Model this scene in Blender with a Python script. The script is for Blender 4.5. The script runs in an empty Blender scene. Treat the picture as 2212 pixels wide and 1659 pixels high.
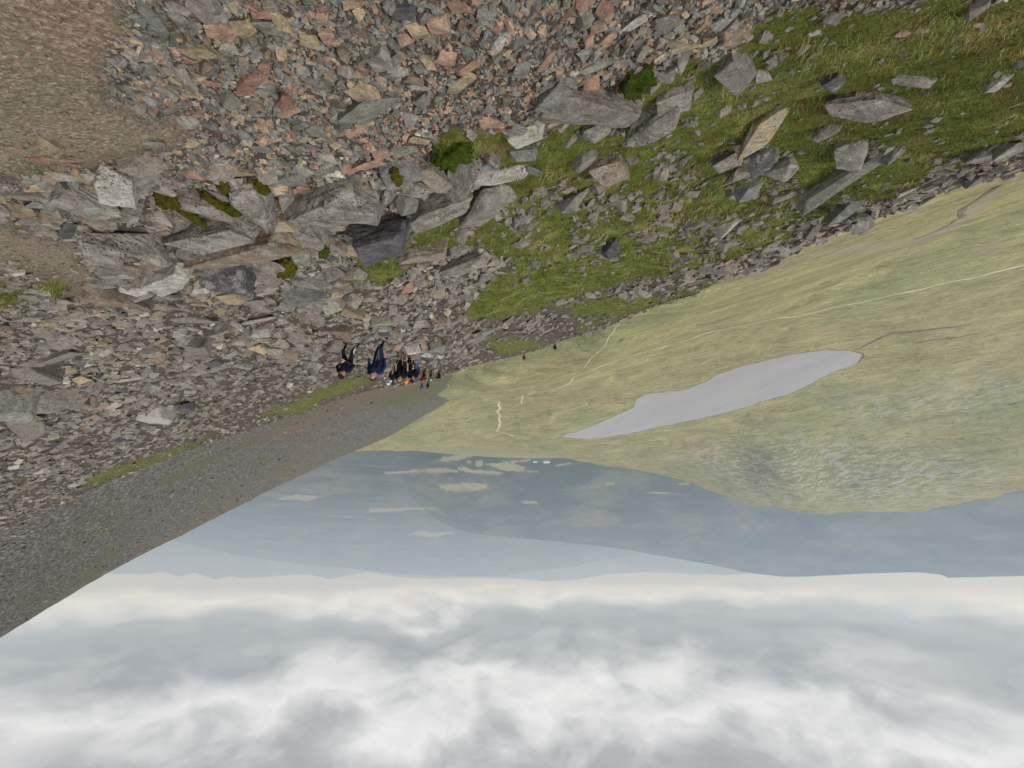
import bpy, bmesh, math, random
import numpy as np
from mathutils import Vector, Matrix, noise as mnoise

random.seed(7)
rng = np.random.default_rng(11)
S = bpy.context.scene
COL = S.collection
R = math.radians

# ------------------------------------------------------------------ camera
PITCH = R(26.3)
F = 832.0                      # focal length in pixels of a 2212 px wide view of the photograph
CX, CY = 1106.0, 829.5
cp, sp = math.cos(PITCH), math.sin(PITCH)
cam_d = bpy.data.cameras.new('camera')
cam = bpy.data.objects.new('camera', cam_d)
COL.objects.link(cam)
S.camera = cam
cam_d.sensor_width = 36
cam_d.lens = 18 * F / CX
cam_d.clip_start = 0.05
cam_d.clip_end = 120000
# the photograph hangs upside down: the camera was held with its top edge down
cam.matrix_world = Matrix(((-1, 0, 0, 0), (0, -sp, -cp, 0), (0, -cp, sp, 0), (0, 0, 0, 1)))

# ------------------------------------------------------------------ light
SUN_AZ, SUN_EL = R(-112), R(50)           # measured from +Y towards +X
sd = Vector((math.sin(SUN_AZ) * math.cos(SUN_EL), math.cos(SUN_AZ) * math.cos(SUN_EL), math.sin(SUN_EL)))
sun_d = bpy.data.lights.new('sun', 'SUN')
sun = bpy.data.objects.new('sun', sun_d)
COL.objects.link(sun)
sun_d.energy = 1.5
sun_d.angle = R(10)
sun_d.color = (1.0, 0.96, 0.9)
sun.rotation_euler = sd.to_track_quat('Z', 'Y').to_euler()
sun['kind'] = 'helper'

W = bpy.data.worlds.new('World')
S.world = W
W.use_nodes = True
W.cycles.sampling_method = 'MANUAL'
W.cycles.sample_map_resolution = 512


class NT:
    """small helper around a node tree"""
    def __init__(self, tree):
        self.t = tree
        tree.nodes.clear()

    def n(self, typ, ins=None, **kw):
        nd = self.t.nodes.new(typ)
        for k, v in kw.items():
            setattr(nd, k, v)
        for k, v in (ins or {}).items():
            sock = nd.inputs[k]
            if hasattr(v, 'is_linked') or isinstance(v, bpy.types.NodeSocket):
                self.t.links.new(v, sock)
            else:
                sock.default_value = v
        return nd

    def link(self, a, b):
        self.t.links.new(a, b)

    def math(self, op, a, b=None, c=None, clamp=False):
        ins = {0: a}
        if b is not None:
            ins[1] = b
        if c is not None:
            ins[2] = c
        return self.n('ShaderNodeMath', ins, operation=op, use_clamp=clamp).outputs[0]

    def ramp(self, fac, stops, interp='LINEAR'):
        nd = self.n('ShaderNodeValToRGB', {0: fac})
        cr = nd.color_ramp
        cr.interpolation = interp
        while len(cr.elements) > 1:
            cr.elements.remove(cr.elements[-1])
        for i, (p, c) in enumerate(stops):
            e = cr.elements[0] if i == 0 else cr.elements.new(p)
            e.position = p
            e.color = (c, c, c, 1) if not isinstance(c, (tuple, list)) else (*c[:3], 1)
        return nd.outputs[0]

    def mix(self, f, a, b, mode='MIX'):
        nd = self.n('ShaderNodeMix', data_type='RGBA', blend_type=mode)
        for k, v in ((0, f), (6, a), (7, b)):
            if isinstance(v, bpy.types.NodeSocket):
                self.t.links.new(v, nd.inputs[k])
            else:
                nd.inputs[k].default_value = v if k == 0 else (*v[:3], 1)
        return nd.outputs[2]

    def noise(self, vec, scale, detail=4, rough=0.55, dist=0.0, out=0):
        ins = {'Scale': scale, 'Detail': detail, 'Roughness': rough, 'Distortion': dist}
        if vec is not None:
            ins['Vector'] = vec
        return self.n('ShaderNodeTexNoise', ins).outputs[out]

    def maprange(self, v, a, b, c=0.0, d=1.0):
        return self.n('ShaderNodeMapRange', {0: v, 1: a, 2: b, 3: c, 4: d}).outputs[0]

    def mapping(self, vec, scale=(1, 1, 1), rot=(0, 0, 0), loc=(0, 0, 0)):
        return self.n('ShaderNodeMapping', {'Vector': vec, 'Location': loc, 'Rotation': rot, 'Scale': scale}).outputs[0]


# sky: clear Nishita air above a broken, layered cloud deck
w = NT(W.node_tree)
geo = w.n('ShaderNodeTexCoord').outputs['Generated']
sky = w.n('ShaderNodeTexSky', sky_type='NISHITA', sun_disc=False, sun_elevation=SUN_EL, sun_rotation=SUN_AZ,
          altitude=900, air_density=1.0, dust_density=2.0)
sep = w.n('ShaderNodeSeparateXYZ', {0: geo})
el = w.math('MAXIMUM', sep.outputs[2], 0.0)
# cloud deck seen in perspective: noise on a level sheet overhead, squeezed towards the horizon
den = w.math('ADD', el, 0.20)
pxy = w.n('ShaderNodeCombineXYZ', {0: w.math('DIVIDE', sep.outputs[0], den), 1: w.math('DIVIDE', sep.outputs[1], den), 2: 0.0}).outputs[0]
big = w.noise(w.mapping(pxy, loc=(2.3, 0.7, 0)), 0.9, 3, 0.5, 0.1)
bil = w.noise(w.mapping(geo, scale=(3.6, 3.6, 7.0), loc=(5.1, 3.3, 1.0)), 1.6, 8, 0.55, 0.25)
dirn = w.noise(w.mapping(geo, scale=(2.4, 2.4, 9.0), loc=(0.6, 4.4, 0.0)), 1.0, 6, 0.55, 0.3)
e1 = w.math('ADD', el, w.math('MULTIPLY', w.math('SUBTRACT', bil, 0.5), w.maprange(el, 0.02, 0.18, 0.05, 0.36)))
e1 = w.math('ADD', e1, w.math('MULTIPLY', w.math('SUBTRACT', big, 0.5), w.maprange(el, 0.05, 0.25, 0.0, 0.20)))
e1 = w.math('ADD', e1, w.math('MULTIPLY', w.math('SUBTRACT', dirn, 0.5), w.maprange(el, 0.0, 0.12, 0.11, 0.12)))
deck = w.ramp(e1, [(0.0, (0.58, 0.61, 0.65)), (0.014, (0.64, 0.66, 0.685)), (0.034, (0.95, 0.95, 0.925)), (0.050, (0.76, 0.77, 0.775)), (0.074, (0.46, 0.48, 0.495)),
                   (0.115, (0.385, 0.405, 0.42)), (0.150, (0.54, 0.555, 0.56)), (0.185, (0.74, 0.745, 0.75)), (0.225, (0.86, 0.86, 0.86)),
                   (0.265, (0.66, 0.66, 0.665)), (0.31, (0.46, 0.46, 0.47)), (0.38, (0.42, 0.42, 0.43)), (0.50, (0.62, 0.62, 0.63)), (0.65, (0.74, 0.74, 0.75)), (1.0, (0.70, 0.71, 0.73))])
wisp = w.noise(w.mapping(pxy, loc=(1.0, 8.0, 2.0)), 4.2, 6, 0.58, 0.2)
deck = w.mix(1.0, deck, w.ramp(wisp, [(0.30, 0.86), (0.5, 1.0), (0.70, 1.10)]), 'MULTIPLY')
hole = w.noise(w.mapping(geo, scale=(4.0, 4.0, 26.0), loc=(1.3, 5.2, 0.2)), 1.0, 5, 0.55)
hole = w.math('MULTIPLY', w.maprange(hole, 0.54, 0.66), w.maprange(el, 0.02, 0.10, 1.0, 0.0))
cover = w.math('SUBTRACT', 0.96, w.math('MULTIPLY', hole, 0.5))
b_sky = w.n('ShaderNodeBackground', {0: sky.outputs[0], 1: 0.07})
b_deck = w.n('ShaderNodeBackground', {0: deck, 1: 0.51})
ms = w.n('ShaderNodeMixShader', {0: cover, 1: b_sky.outputs[0], 2: b_deck.outputs[0]})
wo = w.n('ShaderNodeOutputWorld', {0: ms.outputs[0]})

S.view_settings.view_transform = 'Standard'
S.view_settings.look = 'None'
S.view_settings.gamma = 1
S.view_settings.exposure = 0.92
S.view_settings.use_curve_mapping = False
S.render.engine = 'CYCLES'
cy = S.cycles
cy.max_bounces = 4
cy.diffuse_bounces = 2
cy.glossy_bounces = 2
cy.transmission_bounces = 2
cy.volume_bounces = 1
cy.use_denoising = True
try:
    cy.denoiser = 'OPENIMAGEDENOISE'
    cy.denoising_input_passes = 'RGB_ALBEDO_NORMAL'
except Exception:
    pass


# ------------------------------------------------------------------ pixel <-> world
def ray(x, y):
    """direction (depth 1 along the view axis) through a pixel of the photograph"""
    u = (CX - np.asarray(x, float)) / F
    v = (np.asarray(y, float) - CY) / F
    return u, cp + v * sp, -sp + v * cp


def project(P):
    t = P[..., 1] * cp - P[..., 2] * sp
    tt = np.where(t > 0.05, t, np.nan)
    u = P[..., 0] / tt
    v = (P[..., 1] * sp + P[..., 2] * cp) / tt
    return CX - u * F, CY + v * F, t


def at(x, y, t):
    a, b, c = ray(x, y)
    return np.array([a * t, b * t, c * t], float)


def hash2(ix, iy, seed):
    h = (ix.astype(np.int64) * 374761393 + iy.astype(np.int64) * 668265263 + seed * 974634777) & 0x7fffffff
    h = ((h ^ (h >> 13)) * 1274126177) & 0x7fffffff
    h = h ^ (h >> 16)
    return (h & 0xffff) / 65535.0


def vnoise(x, y, seed=0):
    ix, iy = np.floor(x), np.floor(y)
    fx, fy = x - ix, y - iy
    fx = fx * fx * (3 - 2 * fx)
    fy = fy * fy * (3 - 2 * fy)
    ix = ix.astype(np.int64)
    iy = iy.astype(np.int64)
    a = hash2(ix, iy, seed); b = hash2(ix + 1, iy, seed)
    c = hash2(ix, iy + 1, seed); d = hash2(ix + 1, iy + 1, seed)
    return (a + (b - a) * fx) * (1 - fy) + (c + (d - c) * fx) * fy


def fbm(x, y, seed=0, oct=4, gain=0.5):
    s = 0; a = 1; n = 0
    for i in range(oct):
        s = s + a * (vnoise(x * 2 ** i + 17.3 * i, y * 2 ** i - 9.1 * i, seed + i) - 0.5)
        n += a
        a *= gain
    return s / n * 2


def inpoly(x, y, poly):
    x = np.asarray(x, float); y = np.asarray(y, float)
    ins = np.zeros(x.shape, bool)
    n = len(poly)
    for i in range(n):
        x0, y0 = poly[i]; x1, y1 = poly[(i + 1) % n]
        if y0 == y1:
            continue
        c = ((y0 > y) != (y1 > y)) & (x < (x1 - x0) * (y - y0) / (y1 - y0) + x0)
        ins ^= c
    return ins


def edge_dist(x, y, poly):
    d = np.full(np.shape(x), 1e9)
    n = len(poly)
    for i in range(n):
        x0, y0 = poly[i]; x1, y1 = poly[(i + 1) % n]
        dx, dy = x1 - x0, y1 - y0
        q = np.clip(((x - x0) * dx + (y - y0) * dy) / (dx * dx + dy * dy + 1e-9), 0, 1)
        d = np.minimum(d, np.hypot(x - x0 - q * dx, y - y0 - q * dy))
    return d


class TPS:
    """thin plate spline through scattered control points"""
    def __init__(self, P, val, smooth=0.0):
        P = np.asarray(P, float); n = len(P)
        K = self.k(P, P) + np.eye(n) * smooth
        A = np.zeros((n + 3, n + 3))
        A[:n, :n] = K
        A[:n, n] = 1; A[:n, n + 1:] = P
        A[n, :n] = 1; A[n + 1:, :n] = P.T
        b = np.zeros(n + 3); b[:n] = val
        self.P = P
        self.c = np.linalg.solve(A, b)

    @staticmethod
    def k(a, b):
        d2 = ((a[:, None, :] - b[None, :, :]) ** 2).sum(-1)
        return 0.5 * d2 * np.log(d2 + 1e-12)

    def __call__(self, Q):
        shp = Q.shape[:-1]
        q = Q.reshape(-1, 2)
        out = np.empty(len(q))
        for i in range(0, len(q), 40000):
            s = q[i:i + 40000]
            out[i:i + 40000] = self.k(s, self.P) @ self.c[:-3] + self.c[-3] + s @ self.c[-2:]
        return out.reshape(shp)


# ------------------------------------------------------------------ mesh helpers
def mesh_np(name, V, faces, cols=None, flat=False, mat=None):
    """faces: (n,k) int array"""
    me = bpy.data.meshes.new(name)
    V = np.ascontiguousarray(V, np.float32)
    faces = np.ascontiguousarray(faces, np.int32)
    n, k = faces.shape
    me.vertices.add(len(V)); me.vertices.foreach_set('co', V.ravel())
    me.loops.add(n * k); me.loops.foreach_set('vertex_index', faces.ravel())
    me.polygons.add(n)
    me.polygons.foreach_set('loop_start', np.arange(0, n * k, k, dtype=np.int32))
    for nm, c in (cols or {}).items():
        at_ = me.color_attributes.new(nm, 'FLOAT_COLOR', 'POINT')
        cc = np.ones((len(V), 4), np.float32)
        cc[:, :c.shape[1]] = c
        at_.data.foreach_set('color', cc.ravel())
    me.update(calc_edges=True)
    if flat:
        me.shade_flat()
    if mat:
        me.materials.append(mat)
    return me


def link(name, me, parent=None, **props):
    o = bpy.data.objects.new(name, me)
    COL.objects.link(o)
    if parent:
        o.parent = parent
    for k, v in props.items():
        o[k] = v
    return o


def empty(name, loc, **props):
    o = link(name, None, **props)
    o.location = loc
    return o


class Sheet:
    """a height field on a polar grid round the camera"""
    def __init__(self, az0, az1, na, r0, r1, nr, zfun):
        self.az = np.linspace(R(az0), R(az1), na)
        self.lr = np.linspace(math.log(r0), math.log(r1), nr)
        A, L = np.meshgrid(self.az, self.lr)
        self.Rr = np.exp(L)
        self.A = A
        self.X = self.Rr * np.sin(A); self.Y = self.Rr * np.cos(A)
        self.Z = zfun(A, self.Rr, self.X, self.Y)
        self.P = np.stack([self.X, self.Y, self.Z], -1)

    def faces(self):
        nr, na = self.A.shape
        i = np.arange(nr * na).reshape(nr, na)
        return np.stack([i[:-1, :-1], i[:-1, 1:], i[1:, 1:], i[1:, :-1]], -1).reshape(-1, 4)[:, ::-1]

    def z(self, x, y):
        x = np.asarray(x, float); y = np.asarray(y, float)
        a = np.arctan2(x, y); l = np.log(np.hypot(x, y) + 1e-9)
        fa = np.clip((a - self.az[0]) / (self.az[1] - self.az[0]), 0, len(self.az) - 1.001)
        fl = np.clip((l - self.lr[0]) / (self.lr[1] - self.lr[0]), 0, len(self.lr) - 1.001)
        ia = fa.astype(int); il = fl.astype(int); fa = fa - ia; fl = fl - il
        Z = self.Z
        return (Z[il, ia] * (1 - fa) + Z[il, ia + 1] * fa) * (1 - fl) + (Z[il + 1, ia] * (1 - fa) + Z[il + 1, ia + 1] * fa) * fl

    def normal(self, x, y, e=None):
        h = 0.02 * np.hypot(x, y) + 0.02 if e is None else e
        dx = (self.z(x + h, y) - self.z(x - h, y)) / (2 * h)
        dy = (self.z(x, y + h) - self.z(x, y - h)) / (2 * h)
        n = np.stack([-dx, -dy, np.ones_like(dx)], -1)
        return n / np.linalg.norm(n, axis=-1, keepdims=True)

    def hit(self, px, py):
        """first crossing of the pixel's ray with this ground"""
        d = ray(px, py)
        hr = math.hypot(d[0], d[1])
        t = np.exp(np.linspace(self.lr[0], self.lr[-1] - 0.02, 1500)) / hr
        g = d[2] * t - self.z(d[0] * t, d[1] * t)
        s = np.where(g < 0)[0]
        if len(s) == 0:
            k = int(np.argmin(g)); tt = t[k]
        elif s[0] == 0:
            tt = t[0]
        else:
            k = s[0]; tt = t[k - 1] + (t[k] - t[k - 1]) * g[k - 1] / (g[k - 1] - g[k])
        x, y = d[0] * tt, d[1] * tt
        return np.array([x, y, float(self.z(x, y))]), tt


def polar(x, y, t):
    p = at(x, y, t)
    return math.atan2(p[0], p[1]), math.hypot(p[0], p[1]), p


# ------------------------------------------------------------------ materials
MATS = {}


def new_mat(name):
    m = bpy.data.materials.new(name)
    m.use_nodes = True
    MATS[name] = m
    return m, NT(m.node_tree)


def finish(t, color, rough=0.9, bump=None, bstr=0.3, bdist=0.02, spec=0.25, normal=None):
    ins = {'Base Color': color, 'Roughness': rough, 'Specular IOR Level': spec}
    b = t.n('ShaderNodeBsdfPrincipled', ins)
    if bump is not None:
        bn = t.n('ShaderNodeBump', {'Strength': bstr, 'Distance': bdist, 'Height': bump})
        t.link(bn.outputs[0], b.inputs['Normal'])
    t.n('ShaderNodeOutputMaterial', {0: b.outputs[0]})


def plain(name, col, rough=0.85, var=0.15, scale=30.0, spec=0.25):
    m, t = new_mat(name)
    pos = t.n('ShaderNodeNewGeometry').outputs['Position']
    nz = t.noise(pos, scale, 3)
    c = t.mix(1.0, col, t.ramp(nz, [(0.2, 1 - var), (0.8, 1 + var)]), 'MULTIPLY')
    finish(t, c, rough, nz, 0.15, 0.01, spec)
    return m


def rock_mat(name, source, lichen=0.0, spots=0.0, fine=1.0):
    m, t = new_mat(name)
    pos = t.n('ShaderNodeNewGeometry').outputs['Position']
    if source == 'attr':
        base = t.n('ShaderNodeAttribute', attribute_name='tint').outputs['Color']
    else:
        base = t.n('ShaderNodeObjectInfo').outputs['Color']
    n1 = t.noise(pos, 9.0 * fine, 6, 0.65)
    n2 = t.noise(pos, 55.0 * fine, 4, 0.7)
    c = t.mix(1.0, base, t.ramp(n1, [(0.28, 0.55), (0.5, 0.95), (0.72, 1.32)]), 'MULTIPLY')
    c = t.mix(1.0, c, t.ramp(n2, [(0.28, 0.55), (0.52, 1.0), (0.76, 1.38)]), 'MULTIPLY')
    bed = t.noise(t.mapping(pos, rot=(R(24), R(-17), 0), scale=(1, 1, 7)), 5.0 * fine, 5, 0.65, 0.4)
    c = t.mix(1.0, c, t.ramp(bed, [(0.32, 0.66), (0.5, 1.0), (0.7, 1.18)]), 'MULTIPLY')
    h = t.math('ADD', t.math('ADD', t.math('MULTIPLY', n1, 0.8), t.math('MULTIPLY', n2, 0.35)), t.math('MULTIPLY', bed, 0.9))
    if lichen > 0:
        l1 = t.noise(pos, 6.0 * fine, 8, 0.7, 0.6)
        lf = t.math('MULTIPLY', t.maprange(l1, 0.50, 0.60), lichen)
        c = t.mix(lf, c, t.ramp(n2, [(0.3, (0.24, 0.25, 0.22)), (0.7, (0.40, 0.40, 0.36))]))
    if spots > 0:
        wv = t.n('ShaderNodeVectorMath', {0: pos, 1: t.n('ShaderNodeVectorMath', {0: t.noise(pos, 30, 2, 0.5, 0, 1), 3: 0.03}, operation='SCALE').outputs[0]}, operation='ADD').outputs[0]
        v = t.n('ShaderNodeTexVoronoi', {'Vector': wv, 'Scale': 44.0 * fine, 'Randomness': 1.0}).outputs['Distance']
        area = t.maprange(t.noise(pos, 4.5 * fine, 3, 0.5), 0.42, 0.60)
        thr = t.math('MULTIPLY', area, t.maprange(t.noise(pos, 22 * fine, 2), 0.35, 0.65, 0.08, 0.42))
        sf = t.math('MULTIPLY', t.maprange(t.math('SUBTRACT', thr, v), 0.0, 0.05), spots)
        c = t.mix(sf, c, (0.02, 0.018, 0.017))
        v2 = t.noise(pos, 40 * fine, 5, 0.7)
        sf2 = t.math('MULTIPLY', t.math('MULTIPLY', t.maprange(v2, 0.55, 0.61), t.maprange(t.noise(pos, 3.4 * fine, 4, 0.6), 0.47, 0.58)), spots)
        c = t.mix(sf2, c, (0.028, 0.024, 0.022))
    finish(t, c, 0.88, h, 0.85, 0.03 / fine)
    return m


M_STONE_BULK = rock_mat('scree_stone', 'attr', 0.12, 0.25)
M_STONE = rock_mat('loose_stone', 'obj', 0.10, 0.15, 1.4)
M_BOULDER = rock_mat('lichen_boulder', 'obj', 0.55, 0.95)
M_BOULDER_CLEAN = rock_mat('clean_boulder', 'obj', 0.15, 0.2)

m, t = new_mat('hillside_ground')
pos = t.n('ShaderNodeNewGeometry').outputs['Position']
zone = t.n('ShaderNodeSeparateColor', {0: t.n('ShaderNodeAttribute', attribute_name='zone').outputs['Color']})
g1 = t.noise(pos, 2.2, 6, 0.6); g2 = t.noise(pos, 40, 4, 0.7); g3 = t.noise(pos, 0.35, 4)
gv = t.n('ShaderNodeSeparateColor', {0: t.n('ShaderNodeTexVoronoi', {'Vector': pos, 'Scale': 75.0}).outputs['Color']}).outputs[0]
scree_c = t.mix(g2, (0.040, 0.032, 0.026), (0.130, 0.104, 0.082))  # soil between stones, darkened in colour so the gaps look shaded
dirt_c = t.mix(g1, (0.185, 0.152, 0.110), (0.258, 0.213, 0.156))
dirt_c = t.mix(t.math('MULTIPLY', t.maprange(g3, 0.50, 0.62), 0.55), dirt_c, (0.30, 0.185, 0.130))
dirt_c = t.mix(1.0, dirt_c, t.ramp(g2, [(0.25, 0.55), (0.5, 1.0), (0.8, 1.35)]), 'MULTIPLY')
dirt_c = t.mix(1.0, dirt_c, t.ramp(gv, [(0.0, 0.72), (0.7, 1.0), (1.0, 1.5)]), 'MULTIPLY')
green = t.mix(t.maprange(g1, 0.35, 0.68), (0.060, 0.078, 0.014), (0.135, 0.155, 0.034))
green = t.mix(t.maprange(t.noise(pos, 1.3, 5, 0.6), 0.52, 0.66), green, (0.20, 0.185, 0.065))
green = t.mix(t.maprange(t.noise(pos, 2.9, 4, 0.6), 0.58, 0.70), green, (0.10, 0.075, 0.030))
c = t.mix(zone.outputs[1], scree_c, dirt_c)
c = t.mix(zone.outputs[0], c, green)
h = t.math('ADD', g2, t.math('MULTIPLY', g1, 0.5))
finish(t, c, 0.95, h, 0.6, 0.03, 0.1)
M_HILL = m

m, t = new_mat('grass_blades')
pos = t.n('ShaderNodeNewGeometry').outputs['Position']
tint = t.n('ShaderNodeAttribute', attribute_name='tint').outputs['Color']
c = t.mix(1.0, tint, t.ramp(t.noise(pos, 6, 3), [(0.3, 0.75), (0.7, 1.25)]), 'MULTIPLY')
finish(t, c, 0.8, None, spec=0.2)
M_GRASS = m

m, t = new_mat('moor_grass')
pos = t.n('ShaderNodeNewGeometry').outputs['Position']
zone = t.n('ShaderNodeSeparateColor', {0: t.n('ShaderNodeAttribute', attribute_name='zone').outputs['Color']})
warped = t.mapping(pos, scale=(1, 1, 2.2), rot=(0, 0, R(-28)))
warped = t.mapping(warped, scale=(0.48, 1.0, 1.0))
a1 = t.noise(warped, 0.030, 6, 0.62, 0.3)
a2 = t.noise(warped, 0.14, 6, 0.66, 0.4)
a3 = t.noise(pos, 0.006, 4, 0.55)
a5 = t.noise(warped, 0.42, 5, 0.68, 0.3)
a4 = t.noise(pos, 0.9, 3, 0.6)
c = t.mix(t.maprange(a1, 0.32, 0.68), (0.205, 0.203, 0.098), (0.335, 0.318, 0.165))
c = t.mix(t.math('MULTIPLY', t.maprange(a3, 0.50, 0.66), 0.45), c, (0.240, 0.195, 0.108))
c = t.mix(t.math('MULTIPLY', t.maprange(a3, 0.48, 0.36), 0.55), c, (0.180, 0.210, 0.105))
c = t.mix(1.0, c, t.ramp(a2, [(0.28, 0.66), (0.5, 1.0), (0.72, 1.20)]), 'MULTIPLY')
c = t.mix(1.0, c, t.ramp(a4, [(0.3, 0.66), (0.7, 1.30)]), 'MULTIPLY')
c = t.mix(1.0, c, t.ramp(a5, [(0.30, 0.72), (0.5, 1.0), (0.70, 1.20)]), 'MULTIPLY')
hag = t.math('MULTIPLY', t.maprange(t.noise(warped, 0.085, 7, 0.70, 0.8), 0.60, 0.67), t.maprange(zone.outputs[2], 0, 1, 0.45, 0.9))
c = t.mix(hag, c, (0.060, 0.050, 0.036))
crag = t.noise(t.mapping(t.mapping(pos, rot=(0, 0, R(35))), scale=(1, 0.5, 0.6)), 0.10, 8, 0.76, 0.2)
cf = t.math('MULTIPLY', zone.outputs[0], t.maprange(crag, 0.48, 0.55))
c = t.mix(cf, c, t.mix(a4, (0.28, 0.28, 0.27), (0.58, 0.57, 0.54)))
c = t.mix(t.math('MULTIPLY', zone.outputs[0], 0.35), c, (0.115, 0.135, 0.070))
spk = t.n('ShaderNodeTexVoronoi', {'Vector': pos, 'Scale': 0.085}).outputs['Distance']
c = t.mix(t.math('MULTIPLY', t.maprange(spk, 0.12, 0.07), 0.6), c, (0.42, 0.41, 0.38))
c = t.mix(t.math('MULTIPLY', zone.outputs[1], 0.9), c, t.mix(a2, (0.17, 0.140, 0.115), (0.40, 0.330, 0.270)))
finish(t, c, 0.95, t.math('ADD', a2, t.math('MULTIPLY', crag, 0.6)), 0.7, 3.0, 0.1)
M_MOOR = m

m, t = new_mat('grey_scree')
pos = t.n('ShaderNodeNewGeometry').outputs['Position']
st = t.mapping(t.mapping(pos, rot=(0, 0, R(38))), scale=(1.0, 0.22, 0.7))
b1 = t.noise(st, 0.035, 6, 0.6, 0.3)
b2 = t.noise(pos, 0.80, 7, 0.78)
b3 = t.n('ShaderNodeSeparateColor', {0: t.n('ShaderNodeTexVoronoi', {'Vector': pos, 'Scale': 0.75}).outputs['Color']}).outputs[0]
zone = t.n('ShaderNodeSeparateColor', {0: t.n('ShaderNodeAttribute', attribute_name='zone').outputs['Color']})
c = t.mix(t.maprange(b2, 0.28, 0.72), (0.052, 0.050, 0.045), (0.205, 0.197, 0.178))
c = t.mix(1.0, c, t.ramp(b3, [(0.0, 0.66), (0.6, 1.0), (1.0, 1.45)]), 'MULTIPLY')
gf = t.math('MAXIMUM', t.math('MULTIPLY', t.maprange(b1, 0.55, 0.65), 0.5), t.math('MULTIPLY', zone.outputs[0], t.maprange(b2, 0.35, 0.6)))
bb = t.noise(st, 0.016, 5, 0.6)
c = t.mix(t.math('MULTIPLY', t.maprange(bb, 0.46, 0.62), 0.6), c, t.mix(b2, (0.075, 0.062, 0.046), (0.215, 0.180, 0.135)))
c = t.mix(gf, c, t.mix(b2, (0.060, 0.072, 0.022), (0.165, 0.165, 0.060)))
c = t.mix(t.math('MULTIPLY', zone.outputs[1], t.maprange(b2, 0.3, 0.6)), c, (0.17, 0.125, 0.090))
finish(t, c, 0.95, b2, 0.9, 1.2, 0.1)
M_GREYSCREE = m

m, t = new_mat('glen_land')
pos = t.n('ShaderNodeNewGeometry').outputs['Position']
zone = t.n('ShaderNodeSeparateColor', {0: t.n('ShaderNodeAttribute', attribute_name='zone').outputs['Color']})
d1 = t.noise(pos, 0.0016, 6, 0.6, 0.2); d2 = t.noise(pos, 0.012, 5, 0.65); d3 = t.noise(pos, 0.0007, 4, 0.6)
c = t.mix(t.maprange(d1, 0.45, 0.60), (0.026, 0.036, 0.028), (0.090, 0.094, 0.056))
c = t.mix(t.maprange(d3, 0.56, 0.70), c, (0.135, 0.100, 0.080))
c = t.mix(1.0, c, t.ramp(d2, [(0.3, 0.62), (0.7, 1.32)]), 'MULTIPLY')
c = t.mix(t.maprange(zone.outputs[0], 0.25, 0.7), c, t.mix(t.maprange(d2, 0.4, 0.6), (0.19, 0.21, 0.10), (0.25, 0.215, 0.14)))
finish(t, c, 0.95, d2, 0.6, 25, 0.1)
M_GLEN = m

m, t = new_mat('loch_water')
pos = t.n('ShaderNodeNewGeometry').outputs['Position']
rip = t.noise(pos, 0.6, 4, 0.6)
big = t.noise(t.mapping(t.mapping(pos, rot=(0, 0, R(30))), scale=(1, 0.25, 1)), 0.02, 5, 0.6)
c = t.mix(t.maprange(big, 0.35, 0.65), (0.262, 0.265, 0.270), (0.312, 0.314, 0.318))  # sky reflection painted into the base grey, with streaks for wind lanes
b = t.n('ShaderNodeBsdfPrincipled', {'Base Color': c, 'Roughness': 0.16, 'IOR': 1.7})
bn = t.n('ShaderNodeBump', {'Strength': 0.08, 'Distance': 0.4, 'Height': rip})
t.link(bn.outputs[0], b.inputs['Normal'])
t.n('ShaderNodeOutputMaterial', {0: b.outputs[0]})
M_WATER = m

M_PATH = plain('trodden_path', (0.50, 0.455, 0.33), 0.95, 0.2, 0.5, 0.1)
M_PEAT = plain('peat_gully', (0.150, 0.128, 0.104), 0.95, 0.6, 0.25, 0.1)
M_TRACK = plain('worn_track', (0.36, 0.33, 0.235), 0.95, 0.25, 0.4, 0.1)

# ------------------------------------------------------------------ near hillside
A0, B0 = 0.19, -0.575          # mean gradient of the near slope
plane = lambda x, y: -1.6 + A0 * x + B0 * y
K = 2212.0 / 4032.0


def crop_px(cx, cy):           # coordinates read off an enlarged cut-out round the walkers
    return (1280 + cx / 4.254) * K, (1300 + cy / 4.254) * K


FEET = {  # feet pixel, depth along the view axis judged from the walker's height
    'p1': (*crop_px(455, 200), 15.2), 'p2': (*crop_px(960, 160), 13.8), 'p3': (*crop_px(1335, 365), 18.6),
    'p6': (*crop_px(1530, 410), 20.0), 'p5': (*crop_px(1435, 420), 20.6), 'pc': (*crop_px(1235, 470), 23.0), 'p4': (*crop_px(1110, 665), 38.0),
    'p7': (*crop_px(1670, 645), 47.0), 'p9': (*crop_px(1780, 665), 45.0), 'p10': (*crop_px(1915, 652), 41.0),
    'p8': (*crop_px(1630, 870), 66.0), 'p11': (*crop_px(1728, 858), 67.0), 'pa': (1198, 739, 68.0), 'pb': (1132, 762, 72.0)}
CREST = [(2330, 300, 4.6), (2212, 343, 5.3), (2080, 388, 6.0), (1900, 450, 7.8), (1700, 545, 11.0), (1560, 602, 17.0), (1400, 668, 32.0), (1300, 706, 50),
         (1198, 743, 68), (1132, 766, 73), (1040, 785, 78), (960, 800, 84), (800, 843, 90), (600, 908, 90), (450, 958, 85), (200, 1055, 76), (0, 1150, 68), (-120, 1200, 62)]
INNER = [(0, 900, 17), (300, 1000, 45), (100, 760, 9.5), (500, 860, 40), (650, 800, 27), (600, 700, 11.5), (0, 600, 3.9), (300, 600, 5.2), (1250, 640, 21), (1200, 690, 34),
         (0, 0, 1.22), (1106, 0, 1.5), (2212, 0, 2.0), (1106, 300, 2.9), (0, 300, 1.95), (400, 300, 2.3), (1700, 250, 3.9), (1106, 500, 6.2), (1500, 500, 9.2), (800, 600, 7.5), (2212, 200, 3.3), (1000, 650, 13.5)]
pts, val = [], []
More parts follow.
